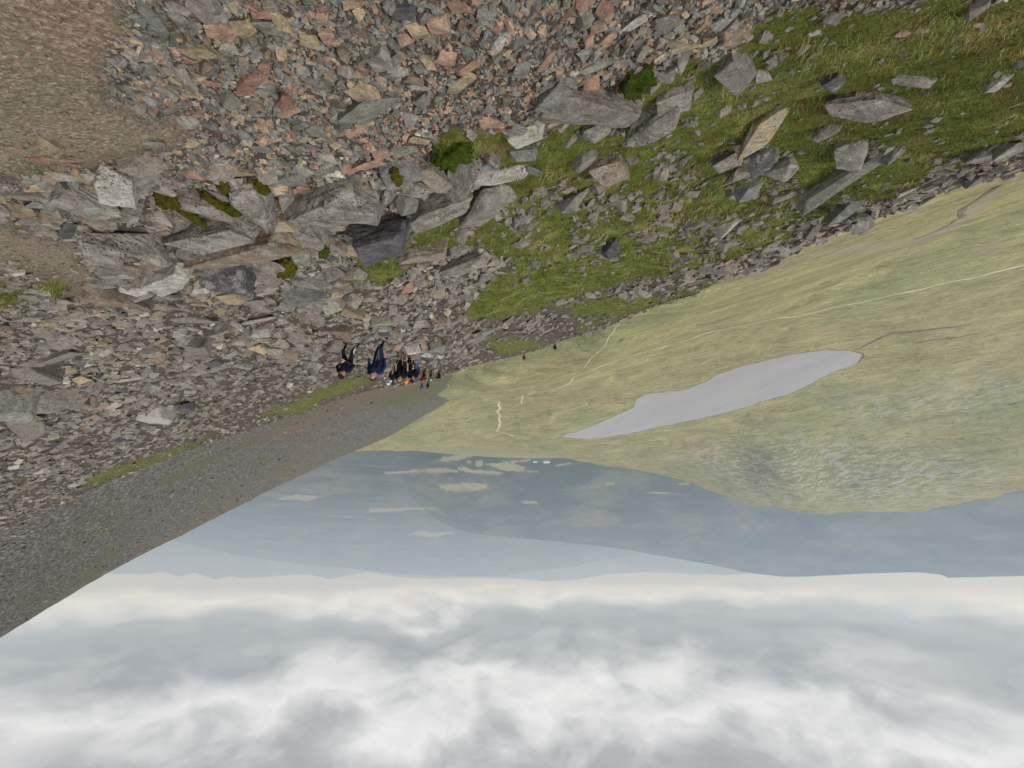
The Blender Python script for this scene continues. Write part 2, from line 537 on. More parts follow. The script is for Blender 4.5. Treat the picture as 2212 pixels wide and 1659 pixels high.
for (x, y, tt) in list(FEET.values()) + CREST + INNER:
    a, r, p = polar(x, y, tt)
    pts.append((a * 2.0, math.log(r)))
    val.append((p[2] - plane(p[0], p[1])) / r)
for a in (-115, -90, 90, 115):
    for r in (0.4, 2.0):
        pts.append((R(a) * 2.0, math.log(r))); val.append(0.0)
pts.append((0.0, math.log(0.3))); val.append(0.0)
tpsA = TPS(pts, val, 0.02)
ca = np.array([polar(*c)[:2] for c in CREST]); ca = ca[np.argsort(ca[:, 0])]


def rcrest(a):
    return np.interp(a, ca[:, 0], ca[:, 1])


def zA(A, Rr, X, Y):
    base = plane(X, Y) + Rr * tpsA(np.stack([A * 2.0, np.log(Rr)], -1))
    rc = rcrest(A)
    s = np.maximum(Rr - rc, 0); wd = 0.12 * rc
    base = base - 0.62 * (np.sqrt(s * s + wd * wd) - wd)
    amp = np.clip(Rr * 0.012, 0.01, 0.35)
    base = base + amp * fbm(X / (0.35 + 0.10 * Rr), Y / (0.35 + 0.10 * Rr), 3, 4) * 1.0
    base = base + 0.035 * fbm(X * 1.7, Y * 1.7, 8, 3) * np.clip(Rr / 3, 0.3, 1)
    return base


hill = Sheet(-100, 100, 430, 0.28, 190, 340, zA)
hx, hy, ht = project(hill.P)
hx = np.nan_to_num(hx, nan=-9999); hy = np.nan_to_num(hy, nan=-9999)
beyond = hill.Rr > rcrest(hill.A) * 1.08

GRASS = [
    [(4800, -1600), (2900, -260), (2500, -90), (2212, -20), (1900, 8), (1730, 18), (1640, 38), (1612, 80), (1560, 118), (1480, 140), (1385, 148), (1340, 165), (1350, 215),
     (1200, 275), (1090, 285), (1000, 288), (938, 305), (938, 345), (1040, 330), (1060, 360), (1000, 440), (890, 478), (880, 510), (770, 545), (715, 590), (720, 618),
     (800, 612), (860, 585), (905, 560), (1000, 535), (1090, 545), (1110, 575), (1060, 600), (1030, 645), (1008, 672), (1020, 690), (1090, 686), (1250, 645),
     (1400, 606), (1560, 562), (1700, 510), (1800, 466), (1930, 422), (2080, 364), (2212, 316), (2500, 225), (3200, 40), (4800, -300)],
    [(1190, 672), (1330, 645), (1480, 622), (1600, 590), (1560, 620), (1420, 658), (1330, 690), (1240, 690)],
    [(1030, 745), (1130, 728), (1180, 738), (1080, 765)],
    [(560, 905), (650, 850), (760, 805), (800, 815), (700, 860), (610, 905)],
    [(190, 1035), (330, 985), (440, 950), (410, 972), (290, 1020), (210, 1052)],
    [(0, 600), (50, 600), (70, 625), (40, 650), (-60, 660), (-60, 590)], [(90, 612), (150, 612), (140, 640), (100, 650)],
    [(1255, 705), (1330, 690), (1330, 698), (1260, 720)],
]
DIRT = [
    [(-1800, -900), (200, -900), (240, -200), (250, 0), (272, 60), (225, 150), (230, 220), (330, 262), (430, 262), (400, 300), (300, 340), (270, 352), (200, 362), (120, 372), (0, 385), (-300, 400), (-1800, 450)],
    [(-200, 470), (60, 490), (150, 520), (185, 580), (170, 640), (90, 590), (0, 570), (-200, 560)],
]
wx = hx + 26 * fbm(hx / 60, hy / 60, 21, 3)
wy = hy + 20 * fbm(hx / 60, hy / 60, 22, 3)


def soft_mask(polys, soft):
    m_ = np.zeros(hx.shape)
    for p in polys:
        xs = [q[0] for q in p]; ys = [q[1] for q in p]
        bb = (wx > min(xs) - soft * 2) & (wx < max(xs) + soft * 2) & (wy > min(ys) - soft * 2) & (wy < max(ys) + soft * 2)
        if not bb.any():
            continue
        xx, yy = wx[bb], wy[bb]
        d = edge_dist(xx, yy, p) * np.where(inpoly(xx, yy, p), 1, -1)
        m_[bb] = np.maximum(m_[bb], np.clip(0.5 + d / (2 * soft), 0, 1))
    return m_


zg = soft_mask(GRASS, 9)
zd = soft_mask(DIRT, 42)
zd = np.clip((zd - 0.5) * 1.6 + 0.5 + 0.35 * fbm(hx / 16, hy / 16, 23, 3), 0, 1) * (zd > 0.02)
zg = np.where(beyond, np.clip(0.75 + 0.5 * fbm(hill.X / 6, hill.Y / 6, 5, 3), 0, 1), zg)
zd = np.where(beyond, 0, zd)
# turf grows in low hummocks
hum = zg * np.clip(hill.Rr * 0.016, 0.02, 0.16) * (0.6 + 1.5 * fbm(hill.X / (0.2 + 0.05 * hill.Rr), hill.Y / (0.2 + 0.05 * hill.Rr), 31, 3))
hill.Z = hill.Z + hum
hill.P[..., 2] = hill.Z
zone = np.stack([zg, zd, np.zeros_like(zg)], -1).reshape(-1, 3)
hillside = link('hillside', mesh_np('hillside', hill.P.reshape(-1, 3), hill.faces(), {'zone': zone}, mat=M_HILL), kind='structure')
hillside['label'] = 'steep stony near hillside with turf patches and bare trodden dirt'

# ------------------------------------------------------------------ valley with the loch, and the rounded hill behind it
LAKE_Z = -300.0
GLEN_Z = -880.0
LAKE = [(1205, 943), (1250, 930), (1290, 915), (1340, 893), (1368, 880), (1373, 862), (1390, 853), (1480, 842), (1530, 822), (1545, 810), (1600, 792), (1660, 777), (1720, 763),
        (1790, 755), (1840, 757), (1868, 765), (1858, 777), (1857, 784), (1810, 800), (1775, 816), (1760, 826), (1720, 844), (1700, 853), (1640, 868), (1625, 877),
        (1580, 888), (1520, 902), (1440, 920), (1360, 936), (1300, 946), (1250, 948)]


def on_level(x, y, z):
    a, b, c = ray(x, y)
    tt = z / c
    return np.array([a * tt, b * tt, z])


lake_c = [on_level(x, y, LAKE_Z)[:2] for x, y in LAKE]
lake_xy = []
for i_ in range(len(lake_c)):
    a_, b_ = lake_c[i_], lake_c[(i_ + 1) % len(lake_c)]
    L_ = np.linalg.norm(b_ - a_); n_ = max(1, int(L_ / 11))
    nv = np.array([-(b_ - a_)[1], (b_ - a_)[0]]) / L_
    for k_ in range(n_):
        q_ = a_ + (b_ - a_) * k_ / n_
        lake_xy.append(tuple(q_ + nv * (random.uniform(-2.6, 2.6) if k_ else 0)))
HILLCREST = [(2420, 1000, 1350), (2300, 1035, 1400), (2212, 1055, 1430), (2150, 1066, 1450), (2060, 1086, 1480), (1960, 1098, 1500), (1840, 1104, 1500), (1700, 1098, 1520), (1620, 1084, 1520),
             (1500, 1046, 1460), (1400, 1016, 1400), (1300, 1001, 1340), (1180, 984, 1270), (1110, 967, 1190), (1000, 966, 1170), (900, 970, 1150), (780, 972, 1130), (600, 985, 1130), (300, 1000, 1150), (0, 1000, 1150)]
ptsB, valB = [], []


def addB(x, y, r=None, z=None):
    a, b, c = ray(x, y)
    h_ = math.hypot(a, b)
    az_ = math.atan2(a, b)
    if z is not None:
        r = z / (c / h_)
    ptsB.append((az_ * 2.0, math.log(r))); valB.append(c / h_)


for x, y in LAKE[::2]:
    addB(x, y, z=LAKE_Z)
for x, y, r in HILLCREST:
    addB(x, y, r=r)
for x, y, z in ((2212, 780, -292), (2000, 800, -285), (2212, 900, -262), (2000, 940, -252), (1800, 960, -258), (1600, 965, -278), (1500, 965, -288), (1350, 970, -298), (1700, 1035, -206),
                (1900, 1035, -196), (2100, 1000, -205), (2212, 990, -200), (1150, 930, -302), (1000, 920, -303), (1000, 870, -296), (1150, 880, -298), (900, 940, -304),
                (2212, 575, -262), (1900, 645, -255), (1700, 690, -250), (1500, 735, -240), (1300, 798, -242), (1250, 830, -255), (2212, 690, -288), (2000, 700, -283), (1700, 745, -285),
                (2212, 470, -170), (1900, 560, -165), (1700, 620, -160), (1500, 680, -150), (1300, 740, -150), (1150, 790, -165), (1050, 820, -180), (900, 880, -230),
                (2212, 400, -90), (2000, 470, -85), (1800, 545, -85), (1600, 610, -88), (1450, 660, -92), (1300, 710, -100)):
    addB(x, y, z=z)
for x, y, r in CREST[:9]:            # hidden ground below the near edge
    a, rr, p = polar(x, y, r)
    for f, dd in ((1.9, 0.16), (3.6, 0.10)):
        q = rr * f + 8
        ptsB.append((a * 2.0, math.log(q))); valB.append(p[2] / rr - dd - 8 / q * 0.3)
for x, y in ((960, 740), (700, 740), (400, 740), (0, 740)):
    a, b, c = ray(x, y)
    h_ = math.hypot(a, b)
    for r in (120, 250):
        ptsB.append((math.atan2(a, b) * 2, math.log(r))); valB.append(c / h_ - 0.05)
tpsB = TPS(ptsB, valB, 0.004)
hb = np.array([(math.atan2(ray(x, y)[0], ray(x, y)[1]), r) for x, y, r in HILLCREST]); hb = hb[np.argsort(hb[:, 0])]


def zB(A, Rr, X, Y):
    z = Rr * tpsB(np.stack([A * 2.0, np.log(Rr)], -1))
    rc = np.interp(A, hb[:, 0], hb[:, 1])
    s = np.maximum(Rr - rc, 0); wd = 0.05 * rc
    z = z - 0.45 * (np.sqrt(s * s + wd * wd) - wd)
    dl = edge_dist(X, Y, lake_xy)
    ins = inpoly(X, Y, lake_xy)
    am = np.clip((Rr - 60) / 300, 0.1, 1) * np.clip(dl / 60, 0, 1)
    z = z + am * (3.6 * fbm(X / 38, Y / 38, 41, 4) + 9.0 * fbm(X / 150, Y / 150, 45, 3) - 5.0 * (1 - np.abs(fbm(X / 110, Y / 110, 47, 3))) ** 6)
    # small crags and gullies on the far hill
    ch = np.clip((z + 270) / 80, 0, 1) * np.clip((Rr - 950) / 250, 0, 1)
    z = z + ch * (7 * (np.abs(fbm(X / 60, Y / 60, 51, 4)) - 0.2) + 2.5 * fbm(X / 14, Y / 14, 52, 3))
    low = LAKE_Z + 0.05 + np.minimum(0.03 * dl, 0.6) - np.maximum(dl - 40, 0) * 0.25
    z = np.where(ins, z, np.maximum(z, low))
    z = np.where(ins, LAKE_Z - 0.08 * dl - 0.05, z)
    return np.maximum(z, GLEN_Z - 15)


val_s = Sheet(-80, 62, 440, 14, 2400, 320, zB)
vx, vy, vt = project(val_s.P)
vx = np.nan_to_num(vx, nan=-9999); vy = np.nan_to_num(vy, nan=-9999)


def soft2(x, y, poly, soft):
    d = edge_dist(x, y, poly) * np.where(inpoly(x, y, poly), 1, -1)
    return np.clip(0.5 + d / (2 * soft), 0, 1)


far_side = (val_s.Rr > 900)
crag = soft2(vx, vy, [(1480, 990), (1600, 960), (1750, 955), (1900, 965), (2050, 985), (2150, 1020), (2100, 1060), (1960, 1085), (1840, 1095), (1700, 1085), (1600, 1060)], 45) * far_side
crag = np.maximum(crag, 0.55 * soft2(vx, vy, [(1780, 860), (1900, 850), (2080, 830), (2180, 800), (2212, 850), (2050, 900), (1900, 920)], 40))
bare = np.zeros_like(crag)
for poly, s in (([(1725, 553), (1850, 527), (1990, 510), (2060, 478), (2085, 462), (2075, 490), (2000, 522), (1880, 542), (1740, 562)], 5),
                ([(2060, 470), (2120, 430), (2160, 405), (2150, 430), (2090, 480)], 5), ([(2110, 545), (2170, 510), (2160, 530), (2120, 555)], 5),
                ([(1600, 590), (1680, 565), (1760, 545), (1700, 575), (1610, 602)], 4)):
    bare = np.maximum(bare, soft2(vx + 6 * fbm(vx / 14, vy / 14, 61, 3), vy + 6 * fbm(vx / 14, vy / 14, 62, 3), poly, s) * (val_s.Rr < 900))
peat = np.clip((vy - 690) / 60, 0, 1) * np.clip((1010 - vy) / 60, 0, 1)
zoneB = np.stack([crag, bare * 0.75, peat], -1).reshape(-1, 3)
valley = link('valley', mesh_np('valley', val_s.P.reshape(-1, 3), val_s.faces(), {'zone': zoneB}, mat=M_MOOR), kind='structure')
valley['label'] = 'pale green moorland valley and rounded craggy hill round the loch'

# the loch: a level sheet of water inside its shore line
shore = []
for i in range(len(lake_xy)):
    a = np.array(lake_xy[i]); b = np.array(lake_xy[(i + 1) % len(lake_xy)])
    L = np.linalg.norm(b - a); n = max(2, int(L / 9))
    nrm = np.array([-(b - a)[1], (b - a)[0]]) / L
    for k in range(n):
        q = a + (b - a) * k / n
        shore.append(q + nrm * 0.0)
bm = bmesh.new()
cen = np.mean(shore, 0)
vs_ = [bm.verts.new((q[0] + (q - cen)[0] / np.linalg.norm(q - cen) * 1.2, q[1] + (q - cen)[1] / np.linalg.norm(q - cen) * 1.2, LAKE_Z)) for q in shore]
f_ = bm.faces.new(vs_)
bmesh.ops.triangulate(bm, faces=[f_])
for f_ in bm.faces:
    if f_.normal.z < 0:
        f_.normal_flip()
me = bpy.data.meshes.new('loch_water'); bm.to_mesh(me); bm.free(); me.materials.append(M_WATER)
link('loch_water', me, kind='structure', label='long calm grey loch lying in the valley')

# ------------------------------------------------------------------ far mountain flank of grey scree
FLANK = [(-160, 1445, 330), (0, 1360, 360), (120, 1296, 400), (240, 1226, 440), (400, 1146, 500), (540, 1076, 540), (700, 1000, 580), (780, 966, 600), (835, 944, 610), (900, 906, 600), (960, 872, 570), (1010, 838, 520), (1060, 795, 460), (1110, 740, 400)]
ptsC, valC = [], []
for x, y, r in FLANK:
    a, b, c = ray(x, y); h_ = math.hypot(a, b)
    ptsC.append((math.atan2(a, b) * 2, math.log(r))); valC.append(c / h_)
for x, y, r in CREST[8:]:
    a, rr, p = polar(x, y, r)
    for f, dd in ((1.6, -0.10), (2.6, -0.02)):
        ptsC.append((a * 2, math.log(rr * f))); valC.append(p[2] / rr + dd - (0.06 if x > 900 else 0))
tpsC = TPS(ptsC, valC, 0.003)
fc = np.array([(math.atan2(ray(x, y)[0], ray(x, y)[1]), r) for x, y, r in FLANK]); fc = fc[np.argsort(fc[:, 0])]


def zC(A, Rr, X, Y):
    z = Rr * tpsC(np.stack([A * 2.0, np.log(Rr)], -1))
    rc = np.interp(A, fc[:, 0], fc[:, 1])
    s = np.maximum(Rr - rc, 0); wd = 0.05 * rc
    z = z - 0.55 * (np.sqrt(s * s + wd * wd) - wd)
    z = np.minimum(z, 230) + 1.6 * fbm(X / 30, Y / 30, 71, 4) + 0.5 * fbm(X / 4, Y / 4, 72, 3)
    return z


az_c0 = math.degrees(fc[0, 0])
flank_s = Sheet(az_c0, 66, 330, 95, 780, 230, zC)
cxp, cyp, _ = project(flank_s.P)
cxp = np.nan_to_num(cxp); cyp = np.nan_to_num(cyp)
gz = np.zeros_like(cxp)
for poly, s in (([(330, 1040), (480, 975), (620, 915), (600, 935), (430, 1010), (360, 1050)], 7), ([(880, 880), (960, 850), (1040, 790), (1080, 770), (1000, 790), (820, 850), (760, 870)], 12),
                ([(700, 1000), (790, 955), (850, 935), (1000, 838), (960, 872), (830, 946)], 8), ([(500, 1060), (640, 990), (720, 950), (620, 1010)], 7)):
    gz = np.maximum(gz, soft2(cxp + 8 * fbm(cxp / 25, cyp / 25, 81, 3), cyp + 8 * fbm(cxp / 25, cyp / 25, 82, 3), poly, s))
bz = soft2(cxp, cyp, [(560, 940), (700, 880), (800, 835), (960, 795), (900, 830), (760, 880), (620, 945)], 10)
zoneC = np.stack([gz, bz, np.zeros_like(gz)], -1).reshape(-1, 3)
flank = link('mountain_slope', mesh_np('mountain_slope', flank_s.P.reshape(-1, 3), flank_s.faces(), {'zone': zoneC}, mat=M_GREYSCREE), kind='structure')
flank['label'] = 'grey scree flank of the mountain with thin green streaks'

# ------------------------------------------------------------------ the far glen and the ranges beyond


def ridge_sheet(name, label, crest, foot_z, depth, az_pad, nr, amp, seed, mat=M_GLEN, back=True):
    """a range: rises from its foot to the crest line seen in the photograph, then falls away behind"""
    pl = []
    for x, y, r in crest:
        a, b, c = ray(x, y); h_ = math.hypot(a, b)
        pl.append((math.atan2(a, b), r, r * c / h_))
    pl = np.array(sorted(pl))
    na = max(60, int((pl[-1, 0] - pl[0, 0]) / 0.0048))
    azs = np.linspace(pl[0, 0], pl[-1, 0], na)
    rc = np.interp(azs, pl[:, 0], pl[:, 1]); zc = np.interp(azs, pl[:, 0], pl[:, 2])
    k_ = np.ones(5) / 5
    rc = np.convolve(np.pad(rc, 2, 'edge'), k_, 'valid')
    s = np.concatenate([np.linspace(0, 1, nr), np.linspace(1, 1.6, 14)[1:]])
    SS, AZ = np.meshgrid(s, azs, indexing='ij')
    RC = np.broadcast_to(rc, SS.shape); ZC = np.broadcast_to(zc, SS.shape)
    RR = RC - depth + depth * SS
    X = RR * np.sin(AZ); Y = RR * np.cos(AZ)
    prof = np.clip(SS, 0, 1)
    prof = prof ** 1.25
    Z = foot_z + (ZC - foot_z) * prof
    Z = np.maximum(Z - np.maximum(SS - 1, 0) * depth * 0.45, GLEN_Z - 15)
    bell = np.clip(SS, 0, 1) * np.clip(1.0 - SS, 0, 1) * 4
    sc = depth / 5
    ridg = 1 - np.abs(fbm(X / sc, Y / sc, seed, 4))
    Z = Z + bell * amp * (ridg - 0.75) + 0.015 * amp * fbm(X / (sc * .2), Y / (sc * .2), seed + 5, 3)
    nrr, naa = SS.shape
    i = np.arange(nrr * naa).reshape(nrr, naa)
    fa = np.stack([i[:-1, :-1], i[:-1, 1:], i[1:, 1:], i[1:, :-1]], -1).reshape(-1, 4)[:, ::-1]
    P = np.stack([X, Y, Z], -1).reshape(-1, 3)
    px, py, _ = project(P)
    fm = field_mask(px, py)
    o = link(name, mesh_np(name, P, fa, {'zone': np.stack([fm, fm * 0, fm * 0], -1)}, mat=mat), kind='structure', label=label)
    return o


def z4(*pp):
    return [(877.8 + 0.1736 * a, 960 + 0.1736 * b) for a, b in pp]


def z2(*pp):
    return [(768 + 0.2976 * a, 905.2 + 0.2976 * b) for a, b in pp]


FIELDS = [z4((380, 205), (450, 165), (900, 85), (1100, 80), (900, 125), (600, 205)), z4((-300, 345), (0, 325), (400, 293), (640, 312), (640, 350), (300, 352), (-300, 368)),
          z4((960, 240), (1330, 233), (1480, 290), (1430, 345), (1200, 326), (1100, 290)), z4((590, 280), (720, 278), (780, 310), (1180, 345), (1180, 372), (850, 362), (720, 340)),
          z4((860, 200), (930, 200), (965, 280), (870, 285)), z4((1510, 332), (1660, 318), (1660, 350), (1510, 352)), z4((410, 490), (780, 480), (1000, 490), (1000, 535), (800, 580), (560, 580), (420, 540)),
          z4((1210, 205), (1260, 222), (1530, 178), (1530, 205), (1220, 238)), z4((1820, 270), (1950, 235), (2040, 215), (2020, 245), (1900, 275)), z4((730, 205), (860, 205), (860, 222), (730, 222)),
          z2((370, 840), (430, 822), (480, 808), (560, 826), (700, 818), (720, 832), (640, 842), (580, 862), (500, 850)), z2((90, 682), (480, 655), (650, 655), (520, 640), (110, 652)), z2((-350, 690), (-120, 710), (270, 740), (-100, 705)),
          z2((1600, 500), (1780, 485), (1780, 492), (1600, 508)), z2((1820, 462), (1880, 455), (1870, 475), (1810, 480)), z2((2040, 535), (2212, 530), (2350, 540), (2200, 542)),
          z2((1200, 600), (1320, 590), (1310, 610), (1220, 615)), z2((-600, 580), (-450, 550), (-250, 560), (-350, 590)), z2((2330, 470), (2420, 462), (2410, 476), (2330, 480))]


def field_mask(px, py):
    f = np.zeros(px.shape)
    x_ = px + 5 * fbm(px / 9, py / 4, 91, 3)
    y_ = py + 2.2 * fbm(px / 8, py / 4, 92, 3)
    for p in FIELDS:
        xs = [q[0] for q in p]; ys = [q[1] for q in p]
        bb = (px > min(xs) - 6) & (px < max(xs) + 6) & (py > min(ys) - 4) & (py < max(ys) + 4)
        if bb.any():
            f[bb] = np.maximum(f[bb], inpoly(x_[bb], y_[bb], p).astype(float))
    return f


def zD(A, Rr, X, Y):
    return GLEN_Z + 26 * np.abs(fbm(X / 900, Y / 900, 101, 4)) + 90 * np.clip(fbm(X / 2600, Y / 2600, 104, 3), 0, 1) + np.clip((Rr - 6000) / 6000, 0, 1) * 60


glen_s = Sheet(-75, 75, 400, 1900, 20500, 190, zD)
gx, gy, _ = project(glen_s.P)
zoneD = np.zeros((gx.size, 3)); zoneD[:, 0] = field_mask(gx.ravel(), gy.ravel())
link('glen_floor', mesh_np('glen_floor', glen_s.P.reshape(-1, 3), glen_s.faces(), {'zone': zoneD}, mat=M_GLEN), kind='structure', label='broad wooded glen floor with pale fields far below')

E1 = [(2420, 1243, 6708), (2212, 1244, 7020), (2048, 1248, 7254), (2033, 1241, 7254), (1979, 1236, 7332), (1865, 1239, 7410), (1751, 1245, 7488), (1694, 1246, 7488), (1637, 1240, 7410), (1599, 1234, 7332),
      (1542, 1221, 7254), (1466, 1207, 7176), (1409, 1198, 7098), (1371, 1190, 7020), (1304, 1180, 6864), (1179, 1167, 6552), (1066, 1158, 6240), (1006, 1149, 6006), (958, 1131, 5694), (926, 1110, 5382), (887, 1072, 4914), (850, 1040, 4602)]
ridge_sheet('long_hill', 'long dark blue hill rising to the cloud base', E1, GLEN_Z + 10, 3300, 0, 120, 170, 111)
E2 = [(1480, 1190, 13000), (1400, 1196, 13000), (1340, 1205, 13000), (1274, 1215, 13000), (1244, 1224, 13000), (1155, 1233, 13000), (1095, 1244, 13000), (1030, 1245, 13000), (961, 1244, 13000), (917, 1243, 13000), (828, 1236, 12900),
      (768, 1229, 12800), (715, 1224, 12800), (641, 1218, 12700), (566, 1207, 12500), (507, 1198, 12300), (432, 1182, 12100), (360, 1165, 11900), (280, 1150, 11800)]
ridge_sheet('broad_hill', 'broad blue hill in the middle of the skyline', E2, GLEN_Z + 40, 4400, 0, 110, 190, 121)
E3 = [(1542, 1240, 15800), (1485, 1234, 15800), (1426, 1228, 15800), (1387, 1227, 15800), (1333, 1216, 15800), (1304, 1212, 15800), (1274, 1215, 15800), (1232, 1227, 15800), (1180, 1215, 15800), (1100, 1200, 15800)]
E3 = [(1740, 1222, 15800), (1670, 1234, 15800), (1600, 1240, 15800), (1542, 1239, 15800), (1485, 1234, 15800), (1409, 1228, 15800), (1371, 1224, 15800), (1320, 1214, 15800), (1290, 1212, 15800), (1240, 1205, 15800), (1150, 1195, 15800)]
ridge_sheet('pale_hill', 'pale hill half hidden behind the middle hills', E3, GLEN_Z + 60, 2600, 0, 60, 120, 131)
E4 = [(60, 1225, 18500), (180, 1236, 18500), (254, 1240, 18500), (313, 1240, 18500), (355, 1235, 18500), (385, 1245, 18500), (421, 1237, 18500), (462, 1252, 18500), (498, 1245, 18500), (522, 1249, 18500), (581, 1246, 18500), (641, 1241, 18500),
      (670, 1241, 18500), (712, 1252, 18500), (750, 1243, 18500), (792, 1235, 18500), (860, 1246, 18500), (930, 1250, 18500), (1000, 1248, 18500), (1095, 1249, 18500), (1155, 1253, 18500), (1185, 1256, 18500), (1244, 1252, 18500), (1320, 1240, 18500), (1387, 1236, 18500), (1450, 1238, 18500), (1560, 1243, 18500), (1640, 1238, 18500), (1720, 1225, 18500)]
ridge_sheet('far_peaks', 'farthest pale blue peaks along the skyline', E4, GLEN_Z + 80, 4000, 0, 60, 220, 141)


# ------------------------------------------------------------------ paths and gullies in the valley
def ribbon(name, label, pix, width, mat, sheet=None, lift=0.35, wob=0.0, kind='structure'):
    sheet = sheet or val_s
    P3 = [sheet.hit(x, y)[0][:2] for x, y in pix]
    L = [0]
    for a, b in zip(P3[:-1], P3[1:]):
        L.append(L[-1] + np.linalg.norm(b - a))
    n = max(20, int(L[-1] / 2.5)); n = min(n, 900)
    s = np.linspace(0, L[-1], n)
    X = np.interp(s, L, [p[0] for p in P3]); Y = np.interp(s, L, [p[1] for p in P3])
    k_ = np.ones(7) / 7
    X = np.convolve(np.pad(X, 3, 'edge'), k_, 'valid'); Y = np.convolve(np.pad(Y, 3, 'edge'), k_, 'valid')
    ww = width * (1 + 0.7 * fbm(s / (width * 4), s * 0 + 3, 7, 3))
    if wob:
        X = X + wob * fbm(s / (wob * 6), s * 0, 5, 3); Y = Y + wob * fbm(s / (wob * 6), s * 0 + 9, 6, 3)
    dx = np.gradient(X); dy = np.gradient(Y); l = np.hypot(dx, dy) + 1e-9
    rows = []
    for q in (-1, -0.35, 0.35, 1):
        x = X - dy / l * ww * 0.5 * q; y = Y + dx / l * ww * 0.5 * q
        z = sheet.z(x, y) + (lift if abs(q) < 0.9 else lift * 0.4)
        rows.append(np.stack([x, y, z], -1))
    V = np.stack(rows, 1).reshape(-1, 3)
    i = np.arange(n * 4).reshape(n, 4)
    fa = np.stack([i[:-1, :-1], i[1:, :-1], i[1:, 1:], i[:-1, 1:]], -1).reshape(-1, 4)
    me = mesh_np(name, V, fa, mat=mat)
    bm = bmesh.new(); bm.from_mesh(me); bmesh.ops.recalc_face_normals(bm, faces=bm.faces[:])
    if sum(f.normal.z for f in bm.faces) < 0:
        bmesh.ops.reverse_faces(bm, faces=bm.faces[:])
    bm.to_mesh(me); bm.free()
    return link(name, me, kind=kind, label=label)


ribbon('valley_path', 'long pale footpath running across the slope above the loch', [(2260, 562), (2212, 574), (2140, 590), (2060, 607), (1960, 630), (1850, 655), (1740, 680), (1660, 691), (1560, 712), (1500, 728), (1450, 745), (1380, 764), (1320, 783), (1278, 799), (1240, 815), (1222, 833), (1180, 845), (1140, 853), (1128, 858), (1126, 872)], 2.6, M_PATH, wob=1.5)
ribbon('zigzag_path', 'short pale zigzag path dropping from the crest', [(1352, 690), (1335, 704), (1326, 712), (1312, 732), (1300, 752), (1290, 762), (1282, 768), (1270, 780), (1262, 795)], 1.4, M_TRACK, wob=1.0)
ribbon('moor_path', 'pale wiggling path heading towards the far rim of the moor', [(1080, 868), (1076, 876), (1081, 882), (1073, 888), (1080, 896), (1076, 905), (1082, 912), (1079, 922), (1072, 931), (1090, 936), (1112, 942)], 4.0, M_PATH, wob=2)
ribbon('loch_shore', 'narrow dark stony shore round the loch', LAKE + LAKE[:1], 1.8, M_PEAT, wob=2.0, lift=0.25)
ribbon('stream_gully', 'dark winding stream gully entering the loch head', [(1842, 757), (1868, 748), (1892, 735), (1912, 724), (1950, 718), (2000, 713), (2050, 707), (2100, 700)], 5.0, M_PEAT, wob=4, lift=0.5)
ribbon('stream_gully', 'thin dark gully beside the stream above the loch', [(1970, 742), (2000, 736), (2060, 730), (2110, 722)], 2.5, M_PEAT, wob=4, lift=0.5)
ribbon('stony_wash', 'dark stony wash running down from the left crest', [(1960, 522), (2030, 498), (2072, 470), (2110, 430), (2150, 400)], 1.6, M_PEAT, wob=2, lift=0.25)


# ------------------------------------------------------------------ stone shapes
def hull_mesh(npts, dims, seed, bevel=0.0, sub=0, rough=0.0, boxy=0.6):
    rs = random.Random(seed)
    bm = bmesh.new()
    if boxy > 0.62:                      # broken blocks: a skewed box with some corners struck off
        sx_, sy_ = rs.uniform(-0.3, 0.3), rs.uniform(-0.3, 0.3)
        for cxx in (-1, 1):
            for cyy in (-1, 1):
                for czz in (-1, 1):
                    jt = lambda: rs.uniform(0.45, 0.92)
                    x_, y_, z_ = cxx * jt() + sx_ * cyy, cyy * jt() + sy_ * czz * 0.6, czz * jt()
                    bm.verts.new((x_ * 0.5 * dims[0], y_ * 0.5 * dims[1], z_ * 0.5 * dims[2]))
        npts = npts - 8
    for i in range(max(npts, 2)):
        p = Vector((rs.uniform(-1, 1), rs.uniform(-1, 1), rs.uniform(-1, 1)))
        n_ = (abs(p.x) ** 4 + abs(p.y) ** 4 + abs(p.z) ** 4) ** 0.25
        p = p / max(n_, 0.2)
        p = p.lerp(p.normalized(), 1 - boxy)
        bm.verts.new((p.x * 0.5 * dims[0], p.y * 0.5 * dims[1], p.z * 0.5 * dims[2]))
    r_ = bmesh.ops.convex_hull(bm, input=bm.verts[:])
    dead = [e for e in set(r_['geom_interior'] + r_['geom_unused']) if isinstance(e, bmesh.types.BMVert)]
    bmesh.ops.delete(bm, geom=dead, context='VERTS')
    bmesh.ops.dissolve_limit(bm, angle_limit=R(14), verts=bm.verts[:], edges=bm.edges[:])
    if bevel:
        bmesh.ops.bevel(bm, geom=bm.edges[:], offset=bevel, segments=2, affect='EDGES', profile=0.6)
    bmesh.ops.triangulate(bm, faces=bm.faces[:])
    if sub:
        for k in range(sub):
            long_ = [e for e in bm.edges if e.calc_length() > 0.09 / (k + 1)]
            bmesh.ops.subdivide_edges(bm, edges=long_, cuts=1, use_grid_fill=False)
            bmesh.ops.triangulate(bm, faces=bm.faces[:])
        bmesh.ops.recalc_face_normals(bm, faces=bm.faces[:])
        bm.normal_update()
        off = Vector((seed * 3.7, seed * 1.3, 0))
        for v in bm.verts:
            a = mnoise.fractal(v.co * 2.2 + off, 0.9, 2.1, 4)
            b = mnoise.noise(v.co * 9.0 + off)
            # bedding: thin ledges round the sides
            c = (mnoise.noise(Vector((0, 0, v.co.z * 22)) + off)) * (1 - abs(v.normal.z))
            v.co += v.normal * rough * (0.9 * a + 0.35 * b + 0.5 * c)
    bmesh.ops.recalc_face_normals(bm, faces=bm.faces[:])
    return bm


